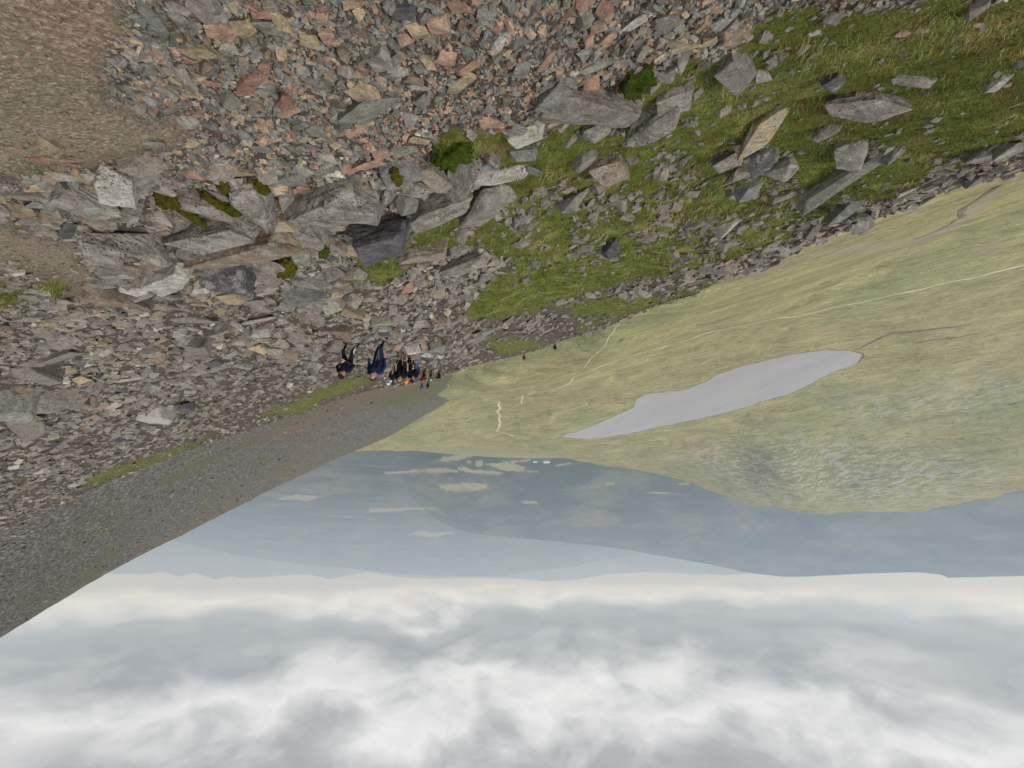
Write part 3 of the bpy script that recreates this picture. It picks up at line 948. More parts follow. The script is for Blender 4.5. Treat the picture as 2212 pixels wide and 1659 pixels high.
def bm_mesh(name, bm, mat, smooth=False):
    me = bpy.data.meshes.new(name)
    bm.to_mesh(me); bm.free()
    if smooth:
        me.shade_smooth()
    else:
        me.shade_flat()
    if mat:
        me.materials.append(mat)
    return me


PROTO = []
for k in range(38):
    d = (1.0, random.uniform(0.6, 0.95), random.uniform(0.26, 0.6))
    bm = hull_mesh(random.choice((9, 10, 11, 12)), d, 100 + k, boxy=random.uniform(0.4, 0.9)) if k < 26 else hull_mesh(7, d, 100 + k, boxy=0.55)
    bm.verts.index_update()
    V = np.array([v.co[:] for v in bm.verts]); T = np.array([[v.index for v in f.verts] for f in bm.faces])
    PROTO.append((V, T)); bm.free()

TINTS = {'grey': (0.188, 0.172, 0.146), 'blue': (0.156, 0.157, 0.144), 'green': (0.174, 0.172, 0.138), 'purple': (0.166, 0.149, 0.128), 'pink': (0.285, 0.190, 0.138), 'red': (0.232, 0.138, 0.098),
         'tan': (0.285, 0.230, 0.145), 'pale': (0.32, 0.305, 0.265), 'dark': (0.074, 0.071, 0.075), 'brown': (0.184, 0.142, 0.102), 'rosy': (0.205, 0.175, 0.142)}
NEAR_MIX = (('blue', 24), ('grey', 20), ('green', 10), ('pink', 12), ('red', 8), ('tan', 8), ('purple', 12), ('pale', 3), ('brown', 10))
MID_MIX = (('grey', 32), ('purple', 28), ('rosy', 14), ('brown', 8), ('green', 8), ('tan', 4), ('pale', 4), ('dark', 4))
FAR_MIX = (('purple', 36), ('grey', 32), ('rosy', 10), ('blue', 10), ('dark', 7), ('brown', 4), ('pale', 2))


def pick_tints(py, tdep, n):
    out = np.empty((n, 3))
    u = rng.random(n)
    sel = np.where(py + 60 * rng.standard_normal(n) < 380, 0, np.where(tdep < 16, 1, 2))
    for k, mixx in enumerate((NEAR_MIX, MID_MIX, FAR_MIX)):
        nm = [a for a, _ in mixx]; cw = np.cumsum([b for _, b in mixx]) / sum(b for _, b in mixx)
        idx = np.searchsorted(cw, u)
        cols = np.array([TINTS[a] for a in nm])[np.clip(idx, 0, len(nm) - 1)]
        out[sel == k] = cols[sel == k]
    return out * (0.88 + 0.64 * rng.random((n, 1))) * (1 + 0.018 * rng.standard_normal((n, 3)))


# ------------------------------------------------------------------ where things can lie on the hillside
i00 = (slice(None, -1), slice(None, -1)); i01 = (slice(None, -1), slice(1, None)); i10 = (slice(1, None), slice(None, -1)); i11 = (slice(1, None), slice(1, None))
d1x = hx[i11] - hx[i00]; d1y = hy[i11] - hy[i00]; d2x = hx[i10] - hx[i01]; d2y = hy[i10] - hy[i01]
area = 0.5 * np.abs(d1x * d2y - d1y * d2x)
cxm = (hx[i00] + hx[i11]) / 2; cym = (hy[i00] + hy[i11]) / 2; ctm = (ht[i00] + ht[i11]) / 2
cok = (cxm > -1000) & (cxm < 3400) & (cym > -1000) & (cym < 1320) & (ctm > 0.30) & (area < 20000) & (hill.Rr[i00] < rcrest(hill.A[i00]) * 1.25)
off_frame = (cxm < -120) | (cxm > 2330) | (cym < -90)          # thinner, coarser cover beyond the picture's edge
area = np.where(cok, area, 0) * np.where(off_frame, 0.22, 1.0)
cg = (zg[i00] + zg[i11]) / 2; cd = (zd[i00] + zd[i11]) / 2


def scatter(n, wfun):
    wgt = (area * wfun).ravel()
    cs = np.cumsum(wgt); tot = cs[-1]
    k = np.searchsorted(cs, rng.random(n) * tot)
    k = np.clip(k, 0, wgt.size - 1)
    ir, ia = np.unravel_index(k, area.shape)
    l = hill.lr[ir] + rng.random(n) * (hill.lr[1] - hill.lr[0])
    a = hill.az[ia] + rng.random(n) * (hill.az[1] - hill.az[0])
    r = np.exp(l); x = r * np.sin(a); y = r * np.cos(a); z = hill.z(x, y)
    P = np.stack([x, y, z], -1)
    px, py, tt = project(P)
    return P, px, py, tt, cg[ir, ia], cd[ir, ia]


def rot_from(normal, yaw, tilt):
    """rotation matrices: z near the ground normal, then yaw, then a random tilt"""
    n = normal + tilt
    n = n / np.linalg.norm(n, axis=1, keepdims=True)
    ref = np.stack([np.cos(yaw), np.sin(yaw), np.zeros_like(yaw)], -1)
    x = ref - n * (ref * n).sum(1, keepdims=True)
    x = x / np.linalg.norm(x, axis=1, keepdims=True)
    y = np.cross(n, x)
    return np.stack([x, y, n], -1)


def clump(px, py, s=90, seed=3):
    return fbm(px / s, py / s, seed, 3)


# density: many on scree, few on turf, fines only on the trodden dirt
BOULDER_ZONE = [(90, 360), (300, 345), (560, 380), (800, 370), (1060, 285), (1330, 170), (1500, 150), (1500, 290), (1100, 420), (900, 530), (720, 600), (420, 640), (180, 620)]
STONE_BAND = [[(1180, 170), (1360, 150), (1500, 140), (1510, 280), (1300, 300), (1180, 270)], [(1380, 280), (1520, 280), (1700, 330), (1690, 410), (1560, 415), (1400, 380)],
              [(1720, 320), (1960, 310), (1960, 410), (1720, 410)], [(1000, 440), (1300, 370), (1500, 420), (1420, 540), (1120, 590), (990, 560)], [(1560, 90), (1720, 100), (1700, 190), (1560, 170)],
              [(1480, 480), (1600, 450), (1900, 400), (2212, 290), (2212, 345), (1900, 450), (1600, 560), (1400, 640)]]
band = np.zeros_like(cxm)
for p in STONE_BAND:
    band = np.maximum(band, soft2(cxm, cym, p, 22) * cok)
screeW = (1 - cg) * (1 - cd)
clus = np.clip(0.55 + 1.1 * clump(cxm, cym, 70, 13), 0.08, 2)
w_fine = screeW * 1.0 + cd * (1 - cg) * 0.24 + cg * (0.03 + 0.34 * band * clus)
w_mid = screeW * np.where(cym < 340, 0.6, 1.0) * np.clip(0.75 + 0.9 * clump(cxm, cym, 110, 17), 0.12, 2) + cd * 0.012 + cg * (0.045 + 0.50 * band) * clus ** 1.5
big_ok = np.where(cym > 340, 1.0, 0.22) * np.where(ctm > 45, 0.1, 1.0)
w_big = (screeW * np.clip(0.6 + 1.4 * clump(cxm, cym, 130, 19), 0.05, 2) + cg * (0.02 + 0.22 * band) * clus ** 1.5) * big_ok

stones = []


def population(n, wfun, med, sig, far_scale, capx, cap_m=0.7, tilt=0.22):
    P, px, py, tt, g_, d_ = scatter(n, wfun)
    s = med * np.exp(sig * rng.standard_normal(n))
    s = s * np.interp(tt, [1, 6, 20, 60], [1.0, 0.98, 0.80, far_scale])
    s = np.minimum(s, capx) * np.where(d_ > 0.5, 0.6, 1.0)
    s = s * np.where((px < -120) | (px > 2330) | (py < -90), 1.9, 1.0)
    size = np.clip(s * tt / F, 0.012, cap_m)
    N = hill.normal(P[:, 0], P[:, 1])
    Rm = rot_from(N, rng.random(n) * 6.283, tilt * rng.standard_normal((n, 3)))
    sc = np.stack([size * (1.0 + 0.25 * rng.random(n)), size * (0.75 + 0.35 * rng.random(n)), size * (1.0 + 0.75 * rng.random(n))], -1)
    P = P + N * (size * 0.10)[:, None]
    T = pick_tints(py, tt, n)
    T = np.where((g_ > 0.5)[:, None], T * 0.0 + np.array(TINTS['grey']) * (0.8 + 0.5 * rng.random((n, 1))) * np.array([1, 0.97, 0.97]), T)
    T = np.where((d_ > 0.5)[:, None], 0.5 * T + 0.5 * np.array([0.20, 0.155, 0.105]), T)
    stones.append(dict(P=P, R=Rm, s=sc, T=T, px=s, x=px, y=py, t=tt, size=size))


population(42000, w_fine, 8.8, 0.38, 0.72, 20, tilt=0.40)
population(17000, w_mid, 16.5, 0.36, 0.62, 38, tilt=0.40)
population(1600, w_big, 31, 0.30, 0.52, 70, 0.8, tilt=0.30)
bz_w = soft2(cxm, cym, BOULDER_ZONE, 18) * cok
population(170, bz_w * (1 - cd) * (1 - 0.8 * cg), 46, 0.25, 0.6, 95, 0.8, tilt=0.30)
population(15000, screeW * np.where(cym < 360, 1.0, 0.15), 5.6, 0.3, 0.7, 12, tilt=0.4)
ALL = {k: np.concatenate([s[k] for s in stones]) for k in stones[0]}

# boulders and stones placed by hand are kept clear of the loose ones below
BOULDERS = [
    # x, y, long axis px, cross px, axis angle in the photo (deg), tint, lichen?, label
    (820, 490, 132, 96, -14, 'dark', 0, 'large dark slate boulder with a smooth face beside the turf'),
    (255, 388, 78, 60, 80, 'pale', 1, 'pale stone thick with black lichen spots at the end of the dirt'),
    (175, 418, 118, 58, 8, 'grey', 1, 'streaked grey boulder half under the black spotted stone by the dirt'),
    (275, 438, 130, 66, 4, 'purple', 1, 'purplish slab left of the moss covered stone'),
    (432, 424, 128, 58, 0, 'purple', 1, 'flat purplish stone with yellow moss on both ends'),
    (455, 487, 160, 74, -18, 'grey', 1, 'big black and white lichened slab overhanging a dark gap'),
    (552, 425, 92, 80, 60, 'grey', 1, 'rounded grey stone with black lichen right of the mossy slab'),
    (606, 470, 54, 36, 0, 'tan', 0, 'small square ochre block wedged between lichened boulders'),
    (700, 425, 125, 85, -20, 'purple', 1, 'broad purplish boulder at the gravel edge above the brown block'),
    (640, 520, 92, 46, 55, 'green', 1, 'long greenish stone leaning among boulders left of the dark boulder'),
    (672, 492, 62, 60, 70, 'grey', 1, 'grey wedge of stone beside the leaning greenish one'),
    (520, 528, 200, 58, -14, 'brown', 1, 'long brownish slab under the black and white lichened slab'),
    (285, 515, 128, 74, 15, 'grey', 1, 'wide grey slab peppered with black spots below the purplish slab'),
    (205, 515, 66, 70, 80, 'purple', 1, 'dark cornered boulder nearest the trodden dirt corner'),
    (495, 588, 100, 66, -8, 'dark', 1, 'round boulder crusted with black lichen below the long brownish slab'),
    (590, 560, 92, 70, 40, 'purple', 1, 'purplish wedge boulder between the round black one and the greenish one'),
    (360, 588, 88, 52, -25, 'pale', 1, 'pale flat stone left of the round black lichen boulder'),
    (236, 628, 60, 46, 5, 'brown', 0, 'warm brown square stone at the lower end of the dirt'),
    (660, 632, 96, 42, -8, 'blue', 0, 'blue grey triangular slab in the middle of the scree'),
    (428, 734, 62, 44, 85, 'purple', 0, 'upright pointed dark stone standing out of the fine scree'),
    (338, 890, 44, 36, 0, 'pale', 0, 'pale square block alone on the far scree'),
    (398, 872, 34, 26, 0, 'dark', 0, 'small dark block next to the pale square block'),
    (100, 856, 110, 56, -12, 'grey', 1, 'large rounded grey boulder low on the scree at the edge'),
    (18, 855, 62, 84, -40, 'green', 1, 'grey green boulder cut by the picture edge beside the scree'),
    (42, 915, 84, 56, -50, 'purple', 0, 'smooth purplish slab just below the edge boulder on the scree'),
    (85, 800, 96, 36, 4, 'purple', 0, 'low dark ledge stone above the large rounded boulder'),
    (770, 425, 72, 92, 70, 'grey', 1, 'rounded speckled boulder touching the large dark one'),
    (832, 410, 74, 40, -35, 'purple', 1, 'small leaning stone over the dark hollow by the dark boulder'),
    (893, 402, 64, 30, 0, 'grey', 1, 'small oblong stone above the dark boulder'),
    (940, 372, 62, 44, 20, 'rosy', 0, 'pinkish block at the gravel edge near the bright moss'),
    (1005, 345, 172, 52, -52, 'purple', 1, 'long leaning slab with a pale edge beside the bright moss'),
    (955, 430, 136, 62, -18, 'grey', 1, 'broad tilted slab under the long leaning one'),
    (1045, 432, 104, 68, -38, 'grey', 0, 'smooth light grey boulder lying in the turf'),
    (1075, 372, 118, 30, -10, 'pale', 1, 'long low pale stone in the turf above the light grey boulder'),
    (1135, 288, 78, 36, -14, 'pale', 1, 'pinkish white stone at the upper edge of the turf'),
    (1128, 325, 62, 34, -4, 'blue', 0, 'blue grey stone under the pinkish white one'),
    (1268, 222, 190, 84, -8, 'purple', 0, 'big flat purplish slab where gravel meets turf'),
    (1195, 205, 78, 46, -35, 'blue', 0, 'flat blue stone left of the big purplish slab'),
    (1288, 272, 62, 46, -20, 'grey', 1, 'lichened stone tucked under the big purplish slab'),
    (1400, 248, 140, 84, -25, 'purple', 1, 'dark pitted boulder right of the big purplish slab'),
    (1452, 205, 100, 58, -20, 'grey', 1, 'grey boulder with orange lichen behind the dark pitted one'),
    (1590, 138, 74, 54, 30, 'purple', 0, 'split purple boulder on the upper turf'),
    (1642, 162, 40, 28, 20, 'grey', 1, 'small grey stone right of the split purple boulder'),
    (1650, 268, 116, 50, -50, 'tan', 1, 'leaning stone with a pale ribbed face in the turf'),
    (1562, 340, 74, 56, -20, 'purple', 1, 'pitted block in the dark cluster of boulders'),
    (1590, 376, 62, 48, 0, 'purple', 1, 'square faced block at the foot of the boulder cluster'),
    (1638, 338, 60, 56, 30, 'dark', 1, 'dark hollow boulder in the middle of the cluster'),
    (1618, 402, 60, 36, -20, 'blue', 0, 'pale blue flat stone at the foot of the cluster'),
    (1684, 362, 96, 50, -40, 'grey', 1, 'long grey slab right of the dark hollow boulder'),
    (1872, 218, 120, 62, 10, 'purple', 1, 'triangular purple boulder on the upper right turf'),
    (1796, 168, 46, 42, 20, 'dark', 1, 'small dark boulder holding a drift of moss'),
    (1792, 280, 64, 34, -14, 'purple', 1, 'flat oval stone between the triangle and the big pale slab'),
    (1838, 325, 102, 58, -55, 'grey', 1, 'upright split stone just above the big pale slab'),
    (1826, 378, 210, 44, -12, 'green', 0, 'big pale greenish slab lying near the crest'),
    (1932, 336, 70, 38, -35, 'green', 0, 'pale block at the right end of the big pale slab'),
    (2154, 176, 60, 22, -30, 'pale', 0, 'thin light flat stone far right on the turf'),
    (1980, 170, 90, 18, 4, 'grey', 0, 'long thin stone flush with the upper turf'),
    (2180, 318, 90, 40, -14, 'grey', 1, 'rough outcrop at the very edge of the crest'),
    (2120, 330, 70, 34, -12, 'purple', 1, 'dark broken stone beside the crest outcrop'),
    (1692, 417, 68, 24, -12, 'grey', 1, 'flat grey stone below the boulder cluster on the turf'),
    (1562, 494, 66, 40, -8, 'pale', 0, 'pale stone on the crest above the valley path'),
    (1828, 452, 74, 36, -25, 'blue', 0, 'blue grey slab on the crest below the big pale slab'),
    (1960, 408, 54, 18, -14, 'pale', 0, 'thin pale stone lying out on the crest turf'),
    (1325, 527, 66, 34, -22, 'dark', 0, 'dark slaty stone alone in the lower turf'),
    (910, 540, 110, 40, -15, 'rosy', 1, 'pale pinkish slabby stone below the large dark boulder'),
    (1000, 560, 100, 40, -20, 'grey', 1, 'grey slab where the stony tongue enters the turf'),
    (1235, 425, 64, 42, -30, 'grey', 0, 'grey stone in the turf right of the smooth light boulder'),
    (1312, 352, 58, 68, 60, 'brown', 1, 'brownish standing stone in the middle of the turf'),
]
STONES = [
    # near gravel: x, y, long, cross, angle, tint
    (470, 60, 76, 48, 8, 'pink'), (525, 58, 60, 52, 40, 'tan'), (560, 28, 62, 34, 10, 'red'), (575, 55, 60, 40, 0, 'green'), (605, 45, 36, 40, 0, 'tan'), (432, 110, 74, 38, -3, 'tan'),
    (665, 82, 46, 50, 0, 'tan'), (705, 75, 36, 38, 0, 'pink'), (330, 40, 110, 34, 50, 'blue'), (385, 35, 40, 34, 0, 'green'), (545, 165, 84, 32, -38, 'red'), (575, 195, 52, 26, -25, 'grey'),
    (372, 230, 60, 20, -25, 'grey'), (460, 180, 42, 22, 0, 'red'), (680, 280, 44, 34, 0, 'green'), (455, 270, 34, 26, 0, 'blue'), (578, 305, 60, 24, -10, 'pink'), (560, 318, 46, 28, 0, 'blue'),
    (780, 195, 62, 44, -15, 'tan'), (795, 228, 92, 62, -35, 'green'), (895, 170, 44, 32, 5, 'brown'), (905, 188, 56, 14, 5, 'pale'), (905, 62, 58, 38, 0, 'tan'), (950, 48, 34, 50, 70, 'pink'),
    (870, 20, 56, 34, 0, 'dark'), (760, 8, 66, 26, 0, 'pink'), (1010, 142, 60, 28, -30, 'pink'), (1000, 176, 70, 36, -35, 'tan'), (1122, 148, 36, 38, 0, 'blue'), (1175, 138, 44, 22, -50, 'pink'),
    (1288, 62, 44, 28, -10, 'pink'), (1366, 50, 62, 30, -35, 'pale'), (1290, 140, 100, 22, -25, 'green'), (1480, 100, 70, 24, -15, 'tan'), (1530, 88, 46, 30, -20, 'tan'), (1440, 45, 60, 36, 0, 'grey'),
    (1075, 58, 32, 22, -30, 'red'), (990, 10, 50, 26, 0, 'pink'), (1050, 22, 44, 30, 0, 'blue'), (912, 218, 34, 36, -40, 'green'), (1195, 265, 42, 20, -30, 'tan'), (905, 302, 50, 28, 0, 'tan'),
    (785, 265, 44, 24, -15, 'tan'), (640, 320, 44, 26, 0, 'blue'), (765, 285, 60, 30, -10, 'pink'), (790, 355, 56, 28, -20, 'pink'), (110, 318, 66, 34, 25, 'tan'), (112, 342, 92, 24, -4, 'pink'),
    (158, 355, 38, 16, 0, 'pink'), (30, 320, 50, 22, 5, 'pink'), (215, 378, 30, 22, 0, 'pink'), (1010, 108, 30, 24, 0, 'blue'), (1225, 175, 40, 26, 0, 'blue'), (1380, 90, 44, 24, -30, 'blue'),
    (845, 130, 46, 30, -30, 'grey'), (700, 150, 40, 26, 10, 'grey'), (620, 240, 50, 22, -20, 'pink'), (850, 90, 40, 30, 0, 'green'), (490, 330, 44, 22, 10, 'pink'), (330, 308, 44, 24, -5, 'grey'),
    (415, 375, 50, 26, 0, 'pink'), (520, 372, 54, 24, -4, 'tan'), (640, 388, 60, 28, -14, 'green'), (655, 405, 34, 34, 0, 'red'), (870, 325, 60, 26, -14, 'green'), (1060, 262, 56, 28, 0, 'pink'),
    (60, 475, 50, 28, 4, 'blue'), (75, 440, 60, 34, 8, 'blue'), (70, 465, 44, 30, 10, 'brown'), (1540, 20, 40, 22, 0, 'pink'), (1950, 70, 34, 18, 0, 'pink'), (1990, 65, 40, 16, 0, 'pink'), (1880, 20, 50, 16, -10, 'blue'),
    (2110, 52, 22, 14, 0, 'pink'), (1760, 70, 34, 14, -15, 'pale'), (430, 655, 40, 24, 0, 'tan'), (345, 735, 44, 18, -30, 'tan'), (880, 620, 40, 26, -60, 'pink'), (270, 820, 60, 14, -10, 'pale'),
    (420, 690, 110, 26, -4, 'purple'), (500, 640, 60, 40, 20, 'tan'), (350, 640, 70, 34, 0, 'grey'), (120, 770, 90, 34, -20, 'grey'), (560, 690, 90, 24, -10, 'pale'), (610, 660, 40, 34, 10, 'grey'),
]


def ground_axis(x, y, ang, L):
    """unit ground direction of an axis drawn in the photograph, and its length there"""
    ca_, sa_ = math.cos(R(ang)), math.sin(R(ang))
    a, _ = hill.hit(x - ca_ * 6, y - sa_ * 6)
    b, _ = hill.hit(x + ca_ * 6, y + sa_ * 6)
    d = b - a
    return d / (np.linalg.norm(d) + 1e-9), np.linalg.norm(d) / 12.0


def seat(o, x, y, L, Cc, ang, hfac=0.62, sink=0.25, upmix=0.45):
    """lay a unit stone (1 x 1 x 1) on the hillside where the photograph shows it"""
    p, tt = hill.hit(x, y - 0.10 * Cc)
    d, per = ground_axis(x, y - 0.10 * Cc, ang, L)
    pix = tt / F
    length = L * min(per, pix * 1.5)
    cross = Cc * pix * 1.0
    height = max(Cc * pix * hfac, 0.25 * cross)
    n = hill.normal(p[0], p[1])
    n = (1 - upmix) * n + upmix * np.array([0, 0, 1]); n = n / np.linalg.norm(n)
    xa = d - n * d.dot(n); xa = xa / np.linalg.norm(xa)
    ya = np.cross(n, xa)
    M = Matrix(((xa[0], ya[0], n[0], 0), (xa[1], ya[1], n[1], 0), (xa[2], ya[2], n[2], 0), (0, 0, 0, 1)))
    c = p + n * height * (0.5 - sink)
    o.matrix_world = Matrix.Translation(Vector(c)) @ M @ Matrix.Diagonal((length, cross, height, 1))
    return p, tt, (length, cross, height), n, M


blk = np.zeros(len(ALL['x']), bool)
for b in BOULDERS + STONES:
    ca_, sa_ = math.cos(R(b[4])), math.sin(R(b[4]))
    dx = ALL['x'] - b[0]; dy = ALL['y'] - b[1]
    e = ((dx * ca_ + dy * sa_) / (b[2] * 0.50)) ** 2 + ((-dx * sa_ + dy * ca_) / (b[3] * 0.52)) ** 2
    blk |= (e < (0.55 if len(b) > 6 else 1)) & (ALL['px'] > 9)
    blk |= (e < 1.25) & (ALL['px'] > 26)
blk |= (np.abs(ALL['x'] - 300) > 1e9)
keep = ~blk
ALL = {k: v[keep] for k, v in ALL.items()}

# the largest loose stones in view become stones of their own, children of the hillside
vis = (ALL['x'] > 0) & (ALL['x'] < 2212) & (ALL['y'] > 0) & (ALL['y'] < 1180)
order = np.argsort(np.where(vis, -ALL['px'], 0))
N_IND = 300 - len(STONES)
ind = order[:N_IND]
rest = np.ones(len(ALL['x']), bool); rest[ind] = False

MID = []
for k in range(14):
    d = (1.0, 1.0, 1.0)
    bm = hull_mesh(random.choice((11, 13, 15)), d, 300 + k, bevel=0.035, boxy=random.uniform(0.5, 0.85))
    MID.append(bm_mesh('stone', bm, M_STONE))


def stone_obj(k):
    o = bpy.data.objects.new('stone', MID[k % len(MID)])
    COL.objects.link(o)
    o.parent = hillside
    return o


for k, b in enumerate(STONES):
    o = stone_obj(k)
    seat(o, b[0], b[1], b[2] * 1.12, b[3] * 1.1, b[4], 0.5, 0.22, 0.2)
    c = np.array(TINTS[b[5]]) * random.uniform(0.95, 1.2)
    o.color = (*c, 1)
for k, i in enumerate(ind):
    o = stone_obj(k * 5 + 3)
    s = ALL['s'][i]; Rm = ALL['R'][i]
    M = Matrix([[*Rm[0], 0], [*Rm[1], 0], [*Rm[2], 0], [0, 0, 0, 1]])
    o.matrix_world = Matrix.Translation(Vector(ALL['P'][i])) @ M @ Matrix.Diagonal((s[0], s[1] * 0.85, s[2] * 0.55, 1))
    o.color = (*ALL['T'][i], 1)

# everything smaller is one mass of scree
Vs, Ts, Cs = [], [], []
base = 0
pid = np.where(ALL['px'] < 8.5, rng.integers(26, 38, len(ALL['x'])), rng.integers(0, 26, len(ALL['x'])))
for k, (V, T) in enumerate(PROTO):
    m_ = rest & (pid == k)
    n = int(m_.sum())
    if not n:
        continue
    vv = V[None] * ALL['s'][m_][:, None, :]
    vv = np.einsum('nij,nvj->nvi', ALL['R'][m_], vv) + ALL['P'][m_][:, None, :]
    Vs.append(vv.reshape(-1, 3))
    tt_ = (T[None] + (np.arange(n) * len(V))[:, None, None]).reshape(-1, 3) + base
    Ts.append(tt_); base += n * len(V)
    Cs.append(np.repeat(ALL['T'][m_], len(V), axis=0))
scree = link('scree', mesh_np('scree', np.concatenate(Vs), np.concatenate(Ts), {'tint': np.clip(np.concatenate(Cs), 0.02, 0.6)}, flat=True, mat=M_STONE_BULK), hillside, kind='stuff')

# coarse blocks strewn over the far flank, too small to tell apart
fpx, fpy, fpt = project(flank_s.P)
q1 = fpx[1:, 1:] - fpx[:-1, :-1]; q2 = fpy[1:, 1:] - fpy[:-1, :-1]; q3 = fpx[1:, :-1] - fpx[:-1, 1:]; q4 = fpy[1:, :-1] - fpy[:-1, 1:]
fa = 0.5 * np.abs(q1 * q4 - q2 * q3)
fa = np.where((flank_s.Rr[1:, 1:] < np.interp(flank_s.A[1:, 1:], fc[:, 0], fc[:, 1]) * 1.03) & (fpx[1:, 1:] > -150) & (fpy[1:, 1:] > 700), fa, 0)
fa = np.nan_to_num(fa) * np.clip(1 - gz[1:, 1:], 0.15, 1)
nF = 12000
kk = np.clip(np.searchsorted(np.cumsum(fa.ravel()), rng.random(nF) * fa.sum()), 0, fa.size - 1)
ir, ia = np.unravel_index(kk, fa.shape)
rr_ = np.exp(flank_s.lr[ir] + rng.random(nF) * (flank_s.lr[1] - flank_s.lr[0])); aa_ = flank_s.az[ia] + rng.random(nF) * (flank_s.az[1] - flank_s.az[0])
fx_ = rr_ * np.sin(aa_); fy_ = rr_ * np.cos(aa_); FP = np.stack([fx_, fy_, flank_s.z(fx_, fy_)], -1)
ft = project(FP)[2]
fsz = np.clip(4.6 * np.exp(0.4 * rng.standard_normal(nF)) * ft / F, 0.3, 4.0)
FR = rot_from(flank_s.normal(fx_, fy_), rng.random(nF) * 6.283, 0.4 * rng.standard_normal((nF, 3)))
FT = np.array(TINTS['grey']) * np.array([0.98, 0.98, 0.98]) * (0.65 + 0.75 * rng.random((nF, 1)))
Vs, Ts, Cs = [], [], []; base = 0
pid = rng.integers(26, 38, nF)
for k, (V, T) in enumerate(PROTO):
    m_ = pid == k; n = int(m_.sum())
    if not n:
        continue
    vv = np.einsum('nij,nvj->nvi', FR[m_], V[None] * fsz[m_][:, None, None]) + FP[m_][:, None, :]
    Vs.append(vv.reshape(-1, 3)); Ts.append((T[None] + (np.arange(n) * len(V))[:, None, None]).reshape(-1, 3) + base); base += n * len(V)
    Cs.append(np.repeat(FT[m_], len(V), axis=0))
link('scree', mesh_np('scree', np.concatenate(Vs), np.concatenate(Ts), {'tint': np.clip(np.concatenate(Cs), 0.02, 0.6)}, flat=True, mat=M_STONE_BULK), flank, kind='stuff')

# ------------------------------------------------------------------ boulders


def moss_mat(name, dark, light):
    m, t = new_mat(name)
    pos = t.n('ShaderNodeNewGeometry').outputs['Position']
    n1 = t.noise(pos, 28, 5, 0.7); n2 = t.noise(pos, 140, 3, 0.7)
    c = t.mix(t.maprange(n1, 0.35, 0.65), dark, light)
    c = t.mix(1.0, c, t.ramp(n2, [(0.3, 0.45), (0.7, 1.4)]), 'MULTIPLY')
    finish(t, c, 0.95, t.math('ADD', n1, n2), 1.0, 0.03, 0.05)
    return m


M_MOSS = moss_mat('yellow_moss', (0.075, 0.070, 0.010), (0.165, 0.150, 0.020))
M_MOSS_GREEN = moss_mat('green_moss', (0.045, 0.070, 0.010), (0.110, 0.150, 0.022))


def cushion(name, parent_world_pos, rx, ry, rz, n, mat, seed, parent=None):
    bm = bmesh.new()
    bmesh.ops.create_icosphere(bm, subdivisions=4, radius=1.0)
    off = Vector((seed * 2.1, seed, seed * 0.7))
    for v in bm.verts:
        q = v.co.copy()
        f = 1 + 0.45 * mnoise.fractal(q * 1.9 + off, 0.8, 2.0, 4) + 0.22 * mnoise.noise(q * 11 + off)
        v.co = Vector((q.x * rx * f, q.y * ry * f, q.z * rz * f))
    me = bm_mesh(name, bm, mat, True)
    o = link(name, me)
    nn = Vector(n)
    o.matrix_world = Matrix.Translation(Vector(parent_world_pos)) @ nn.to_track_quat('Z', 'Y').to_matrix().to_4x4()
    if parent:
        mw = o.matrix_world.copy()
        o.parent = parent
        o.matrix_parent_inverse = parent.matrix_world.inverted()
        o.matrix_world = mw
    return o


BOBJ = {}
for k, (x, y, L, Cc, ang, tn, lich, lab) in enumerate(BOULDERS):
    bm = hull_mesh(random.choice((10, 11, 12, 14)), (1, 1, 1), 500 + k * 3, bevel=0.03, sub=(3 if Cc > 54 else 2), rough=0.035, boxy=(0.85 if k % 3 else 0.6) if k else 0.9)
    for v in bm.verts:
        v.co *= 1.12
    me = bm_mesh('boulder', bm, M_BOULDER if lich else M_BOULDER_CLEAN, False)
    o = link('boulder', me, label=lab, category='boulder', group='boulders on the near hillside')
    seat(o, x, y, L * 1.06, Cc * 1.12, ang, 0.80 if x > 1080 else 0.95, (0.30 if x > 1080 else 0.22) if k else 0.08)
    c = np.array(TINTS[tn]) * (1.18 if lich else 1.12)
    o.color = (*c, 1)
    BOBJ[k] = o

bpy.context.view_layer.update()
for k, (x, y, w_, h_, par, mt) in enumerate([(360, 430, 44, 34, 4, M_MOSS), (482, 402, 26, 30, 4, M_MOSS), (470, 440, 66, 14, 5, M_MOSS), (405, 462, 74, 14, 5, M_MOSS), (618, 578, 34, 44, 15, M_MOSS),
                                            (500, 455, 34, 16, 5, M_MOSS_GREEN), (560, 405, 40, 18, 6, M_MOSS), (855, 380, 40, 18, 27, M_MOSS), (700, 545, 40, 18, 9, M_MOSS_GREEN)]):
    dv = Vector([float(q) for q in ray(x, y)])
    ok_, hp, hn, _, _, _ = S.ray_cast(bpy.context.evaluated_depsgraph_get(), Vector((0, 0, 0)) + dv * 0.3, dv.normalized())
    p, tt = hill.hit(x, y)
    if ok_ and hp.length < 30:
        p = np.array(hp); tt = float(project(p)[2])
    s = tt / F
    n = 0.5 * np.array(hn) + np.array([0, -0.15, 0.6])
    cushion('moss', p, w_ * 0.5 * s, h_ * 0.6 * s, 0.22 * h_ * s + 0.012, n, mt, k + 3, BOBJ[par])

